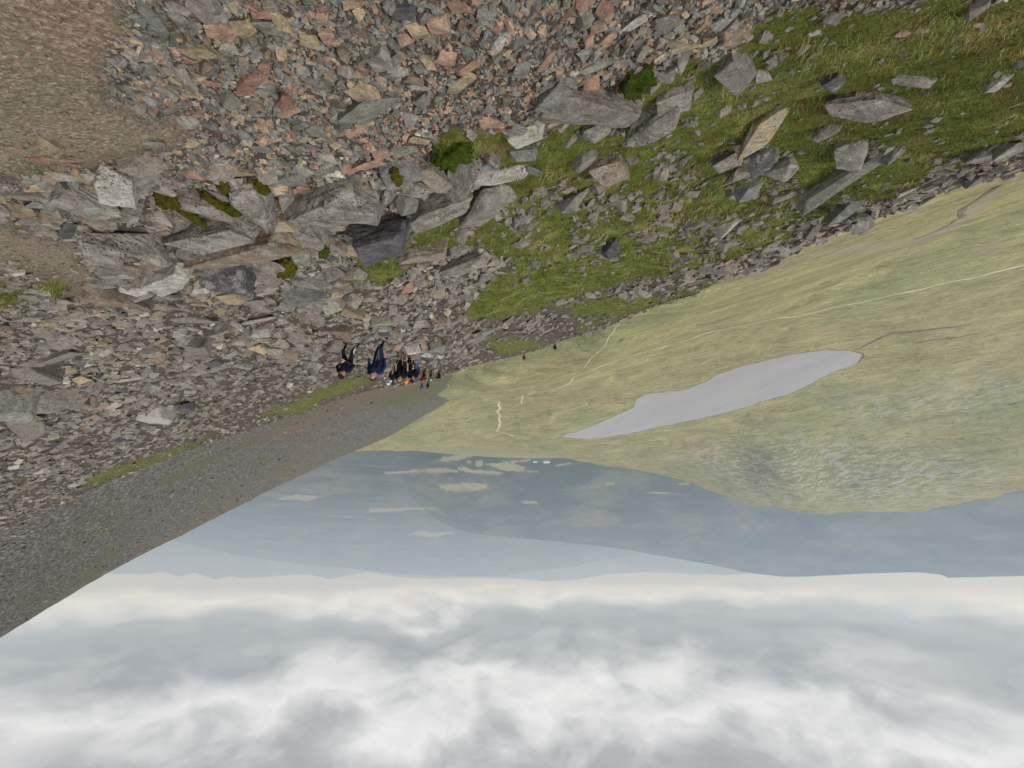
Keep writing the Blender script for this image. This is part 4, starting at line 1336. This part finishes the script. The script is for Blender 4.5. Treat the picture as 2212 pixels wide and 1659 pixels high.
# bright moss banks at the gravel edge: things of their own
for k, (x, y, w_, h_, lab) in enumerate([(975, 322, 90, 46, 'bright green moss bank beside the long leaning slab'), (1372, 160, 70, 26, 'yellow green moss bank above the big purplish slab')]):
    p, tt = hill.hit(x, y)
    s = tt / F
    n = hill.normal(p[0], p[1])
    cushion('moss_bank', p + n * 0.01, w_ * 0.5 * s, h_ * 0.75 * s, 0.10, n, M_MOSS_GREEN, k + 40).update_tag()
    o = COL.objects[-1] if False else bpy.data.objects[[ob.name for ob in COL.objects][-1]]
    o['label'] = lab; o['category'] = 'moss'; o['group'] = 'moss banks'

# ------------------------------------------------------------------ grass
YELLOW = [[(1500, 160), (1620, 150), (1640, 210), (1520, 240)], [(1680, 90), (1900, 60), (1960, 110), (1750, 150)], [(1960, 20), (2212, 20), (2212, 100), (2000, 110)], [(1400, 440), (1560, 400), (1640, 480), (1500, 530)],
          [(1560, 380), (1800, 400), (1700, 450), (1560, 450)], [(1380, 545), (1560, 520), (1560, 580), (1420, 600)], [(1480, 15), (1560, 60), (1560, 110), (1480, 130)]]
nT = 28000
P, px, py, tt, g_, d_ = scatter(nT, np.where(cg > 0.45, cg, 0) * (1 - 0.35 * band))
yl = np.zeros(nT)
for p in YELLOW:
    yl = np.maximum(yl, soft2(px, py, p, 30))
yl = np.clip(yl * 0.85 + 0.55 * clump(px, py, 55, 29) + 0.12, 0, 1)
isy = rng.random(nT) < np.clip(yl - 0.12, 0, 1) * 0.6
hgt = np.where(isy, 13, 8) * (0.6 + 0.8 * rng.random(nT)) * tt / F
hgt = np.clip(hgt, 0.02, np.where(isy, 0.16, 0.08))
green_t = np.stack([0.082 + 0.085 * rng.random(nT), 0.108 + 0.072 * rng.random(nT), 0.016 + 0.022 * rng.random(nT)], -1)
brown = clump(px, py, 45, 33) > 0.28
green_t[brown] = green_t[brown] * np.array([1.25, 0.85, 1.2])
yel_t = np.stack([0.19 + 0.12 * rng.random(nT), 0.19 + 0.10 * rng.random(nT), 0.060 + 0.05 * rng.random(nT)], -1)
tc = np.where(isy[:, None], yel_t, green_t)
NB = 6
ang = rng.random((nT, NB)) * 6.283
N = hill.normal(P[:, 0], P[:, 1])
sl = -N[:, :2] * 0.0
rad = hgt[:, None] * (0.25 + 0.9 * rng.random((nT, NB)))
bx_ = P[:, 0:1] + np.cos(ang) * rad * 0.8; by_ = P[:, 1:2] + np.sin(ang) * rad * 0.8
bz_ = hill.z(bx_, by_) - 0.006
hb_ = hgt[:, None] * (0.55 + 0.7 * rng.random((nT, NB)))
lean = 0.35 + 0.5 * rng.random((nT, NB))
la = ang + 0.8 * rng.standard_normal((nT, NB))
lx = np.cos(la) * lean + N[:, 0:1] * 0.35; ly = np.sin(la) * lean + N[:, 1:2] * 0.35
wdt = np.clip(hb_ * 0.045, 0.0013 * np.clip(tt[:, None] / 2.5, 0.8, 12), 1)
sx = -np.sin(la + 0.7) * wdt; sy = np.cos(la + 0.7) * wdt
b0 = np.stack([bx_ - sx, by_ - sy, bz_], -1); b1 = np.stack([bx_ + sx, by_ + sy, bz_], -1)
mx = bx_ + lx * hb_ * 0.35; my = by_ + ly * hb_ * 0.35; mz = bz_ + hb_ * 0.62
m0 = np.stack([mx - sx * 0.75, my - sy * 0.75, mz], -1); m1 = np.stack([mx + sx * 0.75, my + sy * 0.75, mz], -1)
tp = np.stack([bx_ + lx * hb_ * 0.95, by_ + ly * hb_ * 0.95, bz_ + hb_ * (1.02 - 0.35 * lean)], -1)
V = np.stack([b0, b1, m0, m1, tp], 2).reshape(-1, 3)
nb = nT * NB
tri = np.array([[0, 1, 3], [0, 3, 2], [2, 3, 4]])
Tg = (tri[None] + (np.arange(nb) * 5)[:, None, None]).reshape(-1, 3)
cb = np.repeat(tc, NB, axis=0) * (0.75 + 0.5 * rng.random((nb, 1)))
link('grass', mesh_np('grass', V, Tg, {'tint': np.repeat(cb, 5, axis=0)}, mat=M_GRASS), kind='stuff', label='short green and straw coloured mountain turf')

# row of brown edging stones on the lower path
ed = empty('stone_edging', hill.hit(1430, 664)[0], label='row of brown edging stones along the lower path at the crest', category='edging')
for k in range(22):
    f = k / 21
    x = 1352 + (1508 - 1352) * f; y = 687 + (637 - 687) * f - 6 * math.sin(f * 3.1)
    p, tq = hill.hit(x, y - 3)
    o = bpy.data.objects.new('stone', MID[k % len(MID)]); COL.objects.link(o)
    o.parent = ed
    s = 8.5 * tq / F
    o.location = Vector(p) - ed.location + Vector((0, 0, 0.3 * s)); o.scale = (s * random.uniform(.8, 1.2), s * 0.6, s * 0.7)
    o.rotation_euler = (random.uniform(-.2, .2), random.uniform(-.2, .2), random.uniform(0, 3))
    o.color = (*(np.array(TINTS['rosy']) * random.uniform(0.8, 1.3)), 1)

#@@PEOPLE

# ------------------------------------------------------------------ people
def capsule(a, b, ra, rb, seg=10):
    a = np.array(a, float); b = np.array(b, float)
    d = b - a; L = np.linalg.norm(d)
    d = d / L if L > 1e-6 else np.array([0, 0, 1.0])
    ref = np.array([1.0, 0, 0]) if abs(d[0]) < 0.8 else np.array([0, 1.0, 0])
    u = np.cross(d, ref); u /= np.linalg.norm(u); v = np.cross(d, u)
    prof = [(-math.cos(q) * ra, math.sin(q) * ra, 0) for q in (0.5, 1.05, 1.5708)] + [(-math.cos(q) * rb, math.sin(q) * rb, 1) for q in (1.5708, 2.1, 2.65)]
    V = [a - d * ra]
    for off, rr, e in prof:
        c = (a if e == 0 else b) + d * off
        for k in range(seg):
            q = 2 * math.pi * k / seg
            V.append(c + (u * math.cos(q) + v * math.sin(q)) * rr)
    V.append(b + d * rb)
    T = []
    for k in range(seg):
        T.append((0, 1 + (k + 1) % seg, 1 + k))
    for r_ in range(len(prof) - 1):
        for k in range(seg):
            i0 = 1 + r_ * seg + k; i1 = 1 + r_ * seg + (k + 1) % seg
            T.append((i0, i1, i1 + seg)); T.append((i0, i1 + seg, i0 + seg))
    e = len(V) - 1; s_ = 1 + (len(prof) - 1) * seg
    for k in range(seg):
        T.append((e, s_ + k, s_ + (k + 1) % seg))
    return np.array(V), np.array(T)


SKIN = plain('skin', (0.42, 0.25, 0.18), 0.6, 0.08, 20, 0.3)
CLOTH = {}


def cloth(col):
    if col not in CLOTH:
        CLOTH[col] = plain('cloth_%d' % len(CLOTH), col, 0.85, 0.25, 25, 0.15)
    return CLOTH[col]


BLACK = (0.012, 0.012, 0.014); NAVY = (0.018, 0.030, 0.075); DNAVY = (0.014, 0.019, 0.038); WHITE = (0.72, 0.72, 0.72); ORANGE = (0.85, 0.20, 0.03); RED = (0.22, 0.022, 0.030)
BLUE = (0.04, 0.16, 0.45); HAIR = (0.055, 0.035, 0.022); CHAR = (0.03, 0.032, 0.036); MAROON = (0.13, 0.025, 0.03); GREENC = (0.03, 0.055, 0.04)


def person(key, label, top, legs, hat=None, hat_col=HAIR, height=1.74, stance=0.11, stride=0.16, bare_leg=False, bare_arm=False, arms=('down', 'down'), yaw=0.0, pack=None, bulk=1.0, lean=0.10,
           shoe=CHAR, voxel=0.017, stripe=None, head_down=0.05, shift=(0, 0), panel=None):
    fx, fy, tq = FEET[key]
    root, _ = hill.hit(fx, fy)
    root = root + np.array([shift[0], shift[1], 0.0])
    k = height / 1.75
    cyw, syw = math.cos(yaw), math.sin(yaw)
    to_w = lambda x, y: (root[0] + (x * cyw - y * syw) * k, root[1] + (x * syw + y * cyw) * k)
    feet = []
    for sgn in (-1, 1):
        x, y = sgn * stance, sgn * stride * 0.5
        wx_, wy_ = to_w(x, y)
        feet.append((x, y, (float(hill.z(wx_, wy_))) / k))
    zmean = (feet[0][2] + feet[1][2]) / 2; zmin = min(feet[0][2], feet[1][2])
    z0 = zmin
    feet = [(x, y, z - z0) for x, y, z in feet]
    pelv = min(0.93 + (zmean - z0) * 0.7, 0.97 + 0.10)
    pelv = 0.93 - 0.5 * max(0, (stance - 0.14)) + 0.55 * (zmean - z0)
    C = []   # (a, b, ra, rb, tag)
    hipz = pelv
    for i, sgn in enumerate((-1, 1)):
        hip = np.array([sgn * 0.095, 0.0, hipz]); foot = np.array(feet[i])
        ank = foot + np.array([0, 0.03, 0.085])
        mid = (hip + ank) / 2
        ln = np.linalg.norm(hip - ank)
        bend = math.sqrt(max(0.45 ** 2 - (ln / 2) ** 2, 0.0)) if ln < 0.9 else 0.03
        knee = mid + np.array([sgn * 0.01, -min(bend, 0.25), 0.02])
        lt = 'skin' if bare_leg else 'legs'
        C.append((hip, knee, 0.092 * bulk, 0.066, 'legs'))
        if bare_leg:
            C.append((knee + np.array([0, 0, 0.05]), knee, 0.058, 0.056, 'skin'))
        C.append((knee, ank, 0.060 if not bare_leg else 0.054, 0.043, lt))
        C.append((ank + np.array([0, 0, 0.02]), ank + np.array([0, 0, -0.02]), 0.050, 0.050, 'shoe'))
        C.append((foot + np.array([0, 0.05, 0.045]), foot + np.array([0, -0.14, 0.035]), 0.048, 0.038, 'shoe'))
    # trunk
    ly_ = -lean
    P0 = np.array([0, 0, hipz]); chest = np.array([0, ly_ * 0.6, hipz + 0.34]); neck = np.array([0, ly_, hipz + 0.55])
    for sgn in (-1, 1):
        C.append((P0 + np.array([sgn * 0.06, 0, 0]), np.array([sgn * 0.06, ly_ * 0.3, hipz + 0.16]), 0.115 * bulk, 0.115 * bulk, 'legs' if sgn > 5 else 'hem'))
        C.append((np.array([sgn * 0.06, ly_ * 0.3, hipz + 0.10]), chest + np.array([sgn * 0.07, 0, 0]), 0.118 * bulk, 0.128 * bulk, 'top'))
        C.append((chest + np.array([sgn * 0.07, 0, 0]), neck + np.array([sgn * 0.12, 0, -0.10]), 0.125 * bulk, 0.085, 'top'))
    C.append((neck + np.array([0, 0, -0.06]), neck + np.array([0, -0.01, 0.06]), 0.060, 0.052, 'skin'))
    head = neck + np.array([0, -0.03 - head_down, 0.17 - head_down * 0.4])
    fd = np.array([0, -1.0, -head_down * 3]); fd /= np.linalg.norm(fd)
    C.append((head + np.array([0, 0.02, 0.03]), head + fd * 0.03 + np.array([0, 0, -0.03]), 0.098, 0.078, 'skin'))
    C.append((head + fd * 0.06 + np.array([0, 0, -0.07]), head + fd * 0.05 + np.array([0, 0, -0.08]), 0.045, 0.043, 'skin'))
    C.append((head + fd * 0.10 + np.array([0, 0, 0.0]), head + fd * 0.122 + np.array([0, 0, -0.025]), 0.014, 0.017, 'skin'))
    for sgn in (-1, 1):
        C.append((head + np.array([sgn * 0.092, 0.01, 0.01]), head + np.array([sgn * 0.096, 0.015, -0.03]), 0.018, 0.014, 'skin'))
        C.append((head + fd * 0.088 + np.array([sgn * 0.033, 0, 0.012]), head + fd * 0.090 + np.array([sgn * 0.035, 0, 0.012]), 0.016, 0.016, 'dark'))
    C.append((head + fd * 0.104 + np.array([-0.02, 0, -0.062]), head + fd * 0.104 + np.array([0.02, 0, -0.062]), 0.010, 0.010, 'lip'))
    for i, sgn in enumerate((-1, 1)):
        sh = neck + np.array([sgn * 0.185, 0, -0.09])
        pose = arms[i]
        if pose == 'down':
            elb = sh + np.array([sgn * 0.085, 0.05, -0.28]); wr = elb + np.array([sgn * 0.00, -0.10, -0.24])
        elif pose == 'hip':
            elb = sh + np.array([sgn * 0.17, 0.10, -0.25]); wr = np.array([sgn * 0.17, ly_ * 0.4 - 0.09, hipz + 0.12])
        elif pose == 'front':
            elb = sh + np.array([sgn * 0.12, 0.04, -0.27]); wr = np.array([sgn * 0.05, ly_ - 0.16, hipz + 0.12])
        elif pose == 'swing':
            elb = sh + np.array([sgn * 0.09, -0.06, -0.27]); wr = elb + np.array([-sgn * 0.02, -0.22, -0.10])
        else:
            elb = sh + np.array([sgn * 0.20, 0.02, -0.20]); wr = elb + np.array([sgn * 0.06, -0.14, -0.18])
        at_ = 'skin' if bare_arm else 'top'
        C.append((sh, elb, 0.066 * bulk, 0.050 * bulk, 'top'))
        C.append((elb, wr, 0.048 * (1 if bare_arm else bulk), 0.034, at_))
        hd = (wr - elb); hd /= np.linalg.norm(hd)
        sd_ = np.cross(hd, np.array([0, 0, 1.0])); sd_ = sd_ / (np.linalg.norm(sd_) + 1e-9) if np.linalg.norm(sd_) > 0.2 else np.array([0, 1.0, 0])
        pl = wr + hd * 0.09
        for q in (-0.5, 0.5):
            C.append((wr + hd * 0.02 + sd_ * 0.018 * q, pl + sd_ * 0.038 * q, 0.024, 0.020, 'skin'))
        for j, ln in enumerate((0.066, 0.076, 0.070, 0.054)):
            b0_ = pl + sd_ * (-0.036 + 0.024 * j)
            b1_ = b0_ + hd * ln * 0.55; b2_ = b1_ + hd * ln * 0.40 + np.array([0, -0.012, -0.008])
            C.append((b0_, b1_, 0.0105, 0.0098, 'skin')); C.append((b1_, b2_, 0.0098, 0.0088, 'skin'))
        th = wr + hd * 0.035 - sd_ * 0.028
        C.append((th, th - sd_ * 0.022 + hd * 0.035, 0.0125, 0.0115, 'skin')); C.append((th - sd_ * 0.022 + hd * 0.035, th - sd_ * 0.022 + hd * 0.062, 0.0115, 0.0100, 'skin'))
    Vs, Ts = [], []; nb_ = 0
    for a, b, ra, rb, tg in C:
        if tg in ('dark', 'lip'):
            continue
        V, T = capsule(a, b, ra, rb)
        Vs.append(V); Ts.append(T + nb_); nb_ += len(V)
    tmp = bpy.data.objects.new('tmp', mesh_np('tmp', np.concatenate(Vs), np.concatenate(Ts)))
    COL.objects.link(tmp)
    md = tmp.modifiers.new('r', 'REMESH'); md.mode = 'VOXEL'; md.voxel_size = voxel
    md = tmp.modifiers.new('s', 'SMOOTH'); md.iterations = 2; md.factor = 0.5
    dg = bpy.context.evaluated_depsgraph_get()
    me = bpy.data.meshes.new_from_object(tmp.evaluated_get(dg))
    bpy.data.objects.remove(tmp)
    me.name = 'person'
    me.materials.clear()
    slots = {'skin': SKIN, 'top': cloth(top), 'legs': cloth(legs), 'shoe': cloth(shoe), 'dark': cloth((0.02, 0.016, 0.014)), 'lip': cloth((0.24, 0.09, 0.08)), 'hem': cloth(top), 'stripe': cloth(stripe or WHITE)}
    names = list(slots)
    for n_ in names:
        me.materials.append(slots[n_])
    nf = len(me.polygons)
    cen = np.empty(nf * 3, np.float32); me.polygons.foreach_get('center', cen); cen = cen.reshape(-1, 3)
    best = np.full(nf, 1e9); lab_ = np.zeros(nf, int)
    for a, b, ra, rb, tg in C:
        d = b - a; L2 = d.dot(d) + 1e-9
        q = np.clip(((cen - a) @ d) / L2, 0, 1)
        dist = np.linalg.norm(cen - (a + q[:, None] * d), axis=1) - (ra + (rb - ra) * q)
        if tg in ('dark', 'lip'):
            dist = np.where(dist < 0.004, -1, 9)
        up = dist < best
        best[up] = dist[up]; lab_[up] = names.index(tg)
    # trousers below the jacket hem
    lab_[(lab_ == names.index('hem')) & (cen[:, 2] < hipz + 0.01)] = names.index('legs')
    if stripe:
        lab_[(lab_ == names.index('legs')) & (np.abs(np.abs(cen[:, 0]) - (0.15 if panel is None else panel)) < 0.012) & (cen[:, 1] < 0.06)] = names.index('stripe')
    me.polygons.foreach_set('material_index', lab_.astype(np.int32))
    me.shade_smooth()
    o = link('person', me, label=label, category='person', group='walkers on the mountain path')
    o.location = (root[0], root[1], z0 * k + 0.005)
    o.rotation_euler = (0, 0, yaw)
    o.scale = (k, k, k)
    # hair or hat
    bm = bmesh.new()
    bmesh.ops.create_icosphere(bm, subdivisions=3, radius=1.0)
    kill = [v for v in bm.verts if v.co.z < (-0.15 if hat != 'hair' else -0.45) or (hat in (None, 'hair') and v.co.y < -0.55 and v.co.z < 0.45)]
    bmesh.ops.delete(bm, geom=kill, context='VERTS')
    for v in bm.verts:
        f = 1 + (0.10 * mnoise.noise(v.co * 4) if hat in (None, 'hair') else 0.03 * mnoise.noise(v.co * 5))
        v.co = Vector((v.co.x * 0.110 * f, v.co.y * 0.118 * f, v.co.z * (0.108 if hat != 'beanie' else 0.135) * f))
    if hat == 'cap':
        ring = []
        for q in range(9):
            an = math.pi * (0.18 + 0.64 * q / 8)
            ring.append((bm.verts.new((-math.cos(an) * 0.105, -math.sin(an) * 0.112, 0.0)), bm.verts.new((-math.cos(an) * 0.098, -0.06 - math.sin(an) * 0.135, -0.018)), bm.verts.new((-math.cos(an) * 0.098, -0.06 - math.sin(an) * 0.135, -0.028)), bm.verts.new((-math.cos(an) * 0.105, -math.sin(an) * 0.112, -0.012))))
        for q in range(8):
            for e_ in range(4):
                bm.faces.new((ring[q][e_], ring[q + 1][e_], ring[q + 1][(e_ + 1) % 4], ring[q][(e_ + 1) % 4]))
    if hat == 'brim':
        inner = []
        for q in range(20):
            an = 2 * math.pi * q / 20
            inner.append((bm.verts.new((math.cos(an) * 0.105, math.sin(an) * 0.112, 0.0)), bm.verts.new((math.cos(an) * 0.18, math.sin(an) * 0.19, -0.03)), bm.verts.new((math.cos(an) * 0.18, math.sin(an) * 0.19, -0.036)), bm.verts.new((math.cos(an) * 0.105, math.sin(an) * 0.112, -0.012))))
        for q in range(20):
            for e_ in range(4):
                bm.faces.new((inner[q][e_], inner[(q + 1) % 20][e_], inner[(q + 1) % 20][(e_ + 1) % 4], inner[q][(e_ + 1) % 4]))
    bmesh.ops.recalc_face_normals(bm, faces=bm.faces[:])
    nm = 'hat' if hat in ('cap', 'beanie', 'brim') else 'hair'
    h_ = link(nm, bm_mesh(nm, bm, cloth(hat_col), True), o)
    h_.location = head + np.array([0, 0.018, 0.042]); h_.rotation_euler = (-head_down * 3, 0, 0)
    if pack:
        bm = bmesh.new()
        bmesh.ops.create_cube(bm, size=1.0)
        bmesh.ops.scale(bm, vec=(0.30, 0.18, 0.46), verts=bm.verts[:])
        bmesh.ops.bevel(bm, geom=bm.edges[:], offset=0.06, segments=3, affect='EDGES')
        pk = link('backpack', bm_mesh('backpack', bm, cloth(pack), True), o)
        pk.location = (0, ly_ * 0.6 + 0.22, hipz + 0.33)
        for sgn in (-1, 1):
            V, T = capsule((sgn * 0.10, ly_ - 0.09, hipz + 0.46), (sgn * 0.11, ly_ * 0.6 - 0.135, hipz + 0.20), 0.020, 0.020)
            st_ = link('strap', mesh_np('strap', V, T, mat=cloth(pack)), pk)
            st_.location = -pk.location
    return o


person('p1', 'walker in dark navy jacket standing with legs wide apart, leftmost of the group', DNAVY, BLACK, 'cap', BLACK, 1.75, 0.25, 0.05, arms=('front', 'hip'), bulk=1.08, stripe=WHITE, panel=0.24, head_down=0.10, voxel=0.0135, lean=0.14)
person('p2', 'nearest walker in bright navy blue jacket with arms hanging at the sides', NAVY, DNAVY, 'hair', HAIR, 1.83, 0.085, 0.22, arms=('down', 'down'), bulk=1.18, stripe=(0.45, 0.47, 0.5), panel=0.045, head_down=0.10, voxel=0.0135, lean=0.12)
person('p3', 'walker in black t-shirt and black shorts with bare legs beside the blue jacket', BLACK, BLACK, 'hair', HAIR, 1.78, 0.13, 0.25, bare_leg=True, bare_arm=True, arms=('down', 'down'), bulk=1.15, head_down=0.08)
person('p6', 'walker in black jacket and blue and black shorts with bare shins', BLACK, (0.03, 0.10, 0.24), 'cap', BLACK, 1.74, 0.09, 0.2, bare_leg=True, arms=('down', 'front'), bulk=1.05)
person('p5', 'walker in black wearing a bright orange beanie', BLACK, BLACK, 'beanie', ORANGE, 1.72, 0.09, 0.22, arms=('down', 'down'))
person('pc', 'walker in black with a dark green cap behind the bare armed walker', CHAR, BLACK, 'cap', (0.02, 0.05, 0.035), 1.76, 0.1, 0.2, shift=(0, 0))
person('p4', 'walker in white top and white sun hat with dark trousers', WHITE, CHAR, 'brim', WHITE, 1.70, 0.1, 0.25, arms=('swing', 'out'), lean=0.2, voxel=0.02)
person('p7', 'small walker in a dark red top further down the path', RED, BLACK, 'hair', HAIR, 1.72, 0.09, 0.2, bare_arm=True, arms=('out', 'out'), voxel=0.022, bulk=1.1)
person('p9', 'small walker in dark green with a pale bag further down the path', GREENC, CHAR, 'cap', (0.08, 0.14, 0.4), 1.70, 0.08, 0.2, voxel=0.022, pack=WHITE, bare_arm=True)
person('p10', 'small dark clad walker at the right end of the group', BLACK, BLACK, 'hair', HAIR, 1.74, 0.09, 0.2, voxel=0.022, arms=('down', 'out'))
person('p8', 'tiny walker in bright blue top behind the red top walker', BLUE, CHAR, 'hair', HAIR, 1.72, 0.09, 0.2, voxel=0.03, arms=('out', 'out'), bulk=1.15)
person('p11', 'tiny black clad walker beside the bright blue one', BLACK, BLACK, 'cap', BLACK, 1.72, 0.09, 0.2, voxel=0.03, pack=CHAR)
person('pa', 'far off dark walker on the lower path near the crest', CHAR, BLACK, 'hair', HAIR, 1.80, 0.08, 0.2, voxel=0.03)
person('pb', 'far off walker in maroon on the lower path near the crest', MAROON, MAROON, 'hair', HAIR, 1.72, 0.08, 0.25, voxel=0.022)

# ------------------------------------------------------------------ houses in the glen
M_HWALL = plain('white_render', (0.80, 0.80, 0.78), 0.8, 0.05, 0.2)
M_HROOF = plain('slate_roof', (0.16, 0.17, 0.19), 0.7, 0.15, 0.2)
M_HROOF_L = plain('metal_roof', (0.55, 0.56, 0.58), 0.5, 0.05, 0.2)
M_HWIN = plain('dark_window', (0.03, 0.035, 0.04), 0.2, 0.05, 0.2)


def house(px_, py_, L, Wd, Hh, yaw, roofm, label, group=None):
    p, _ = glen_s.hit(px_, py_)
    e = empty('house', p, label=label, category='house')
    if group:
        e['group'] = group
    e.rotation_euler = (0, 0, yaw)
    x, y, h = L / 2, Wd / 2, Hh
    g = Wd * 0.33
    V = np.array([(-x, -y, -6), (x, -y, -6), (x, y, -6), (-x, y, -6), (-x, -y, h), (x, -y, h), (x, y, h), (-x, y, h), (-x, 0, h + g), (x, 0, h + g)])
    me = bpy.data.meshes.new('wall')
    me.from_pydata(V.tolist(), [], [(0, 1, 5, 4), (1, 2, 6, 9, 5), (2, 3, 7, 6), (3, 0, 4, 8, 7)])
    me.materials.append(M_HWALL); link('wall', me, e)
    o_ = 0.8; d_ = 0.4
    me = bpy.data.meshes.new('roof')
    a = [(-x - o_, -y - o_, h - 0.2), (x + o_, -y - o_, h - 0.2), (x + o_, 0, h + g + 0.3), (-x - o_, 0, h + g + 0.3), (x + o_, y + o_, h - 0.2), (-x - o_, y + o_, h - 0.2)]
    b = [(q[0], q[1], q[2] + d_) for q in a]
    me.from_pydata(a + b, [], [(6, 7, 8, 9), (9, 8, 10, 11), (0, 3, 2, 1), (3, 5, 4, 2), (0, 1, 7, 6), (4, 5, 11, 10), (1, 2, 8, 7), (2, 4, 10, 8), (0, 6, 9, 3), (3, 9, 11, 5)])
    me.materials.append(roofm); link('roof', me, e)
    for q in (-0.3, 0.3):
        bm = bmesh.new(); bmesh.ops.create_cube(bm, size=1)
        bmesh.ops.scale(bm, vec=(L * 0.12, 0.3, h * 0.35), verts=bm.verts[:])
        wd_ = link('window', bm_mesh('window', bm, M_HWIN), e); wd_.location = (q * L, -y, h * 0.55)
    return e


LAB = 'small white house among the others in the far glen'
GRP = 'white houses of the glen village'
clusters = [(350, 560, 208, 212, 7), (295, 500, 246, 258, 8), (615, 740, 312, 338, 7), (785, 850, 278, 290, 4), (660, 705, 385, 400, 4), (765, 845, 405, 422, 4), (930, 970, 264, 280, 3)]
for x0, x1, y0, y1, n in clusters:
    for k in range(n):
        cxx = x0 + (x1 - x0) * (k + random.uniform(0.2, 0.8)) / n; cyy = random.uniform(y0, y1)
        q = z4((cxx, cyy))[0]
        house(q[0], q[1], random.uniform(12, 20), random.uniform(8, 11), random.uniform(4, 6.5), random.uniform(-0.5, 0.5), random.choice((M_HROOF, M_HROOF_L, M_HROOF_L)), LAB, GRP)
for (a, b, L, lab) in ((1745, 202, 52, 'largest white building, set apart at the right of the glen village'), (1605, 205, 36, 'lone white building left of the largest one in the glen'), (1178, 185, 40, 'white building on the near side of the village fields'),
                       (960, 388, 26, 'lone white house beyond the village fields'), (1150, 352, 24, 'white house at the tip of the long pale field'), (1530, 577, 30, 'pale building in the woods far behind the village')):
    q = z4((a, b))[0]
    house(q[0], q[1], L, L * 0.5, L * 0.22 + 2, 0.15, M_HROOF_L, lab)

# ------------------------------------------------------------------ haze
bm = bmesh.new()
bmesh.ops.create_cube(bm, size=1)
bmesh.ops.scale(bm, vec=(60000, 25000, 1200), verts=bm.verts[:])
bmesh.ops.translate(bm, vec=(0, 9700, -305), verts=bm.verts[:])
m, t = new_mat('haze')
v = t.n('ShaderNodeVolumePrincipled', {'Color': (0.56, 0.73, 1.0, 1), 'Absorption Color': (1, 1, 1, 1), 'Density': 1.45e-4, 'Anisotropy': 0.1})
t.n('ShaderNodeOutputMaterial', {1: v.outputs[0]})
me = bm_mesh('haze', bm, m)
link('haze', me, kind='stuff', label='thin blue grey haze filling the glen air')
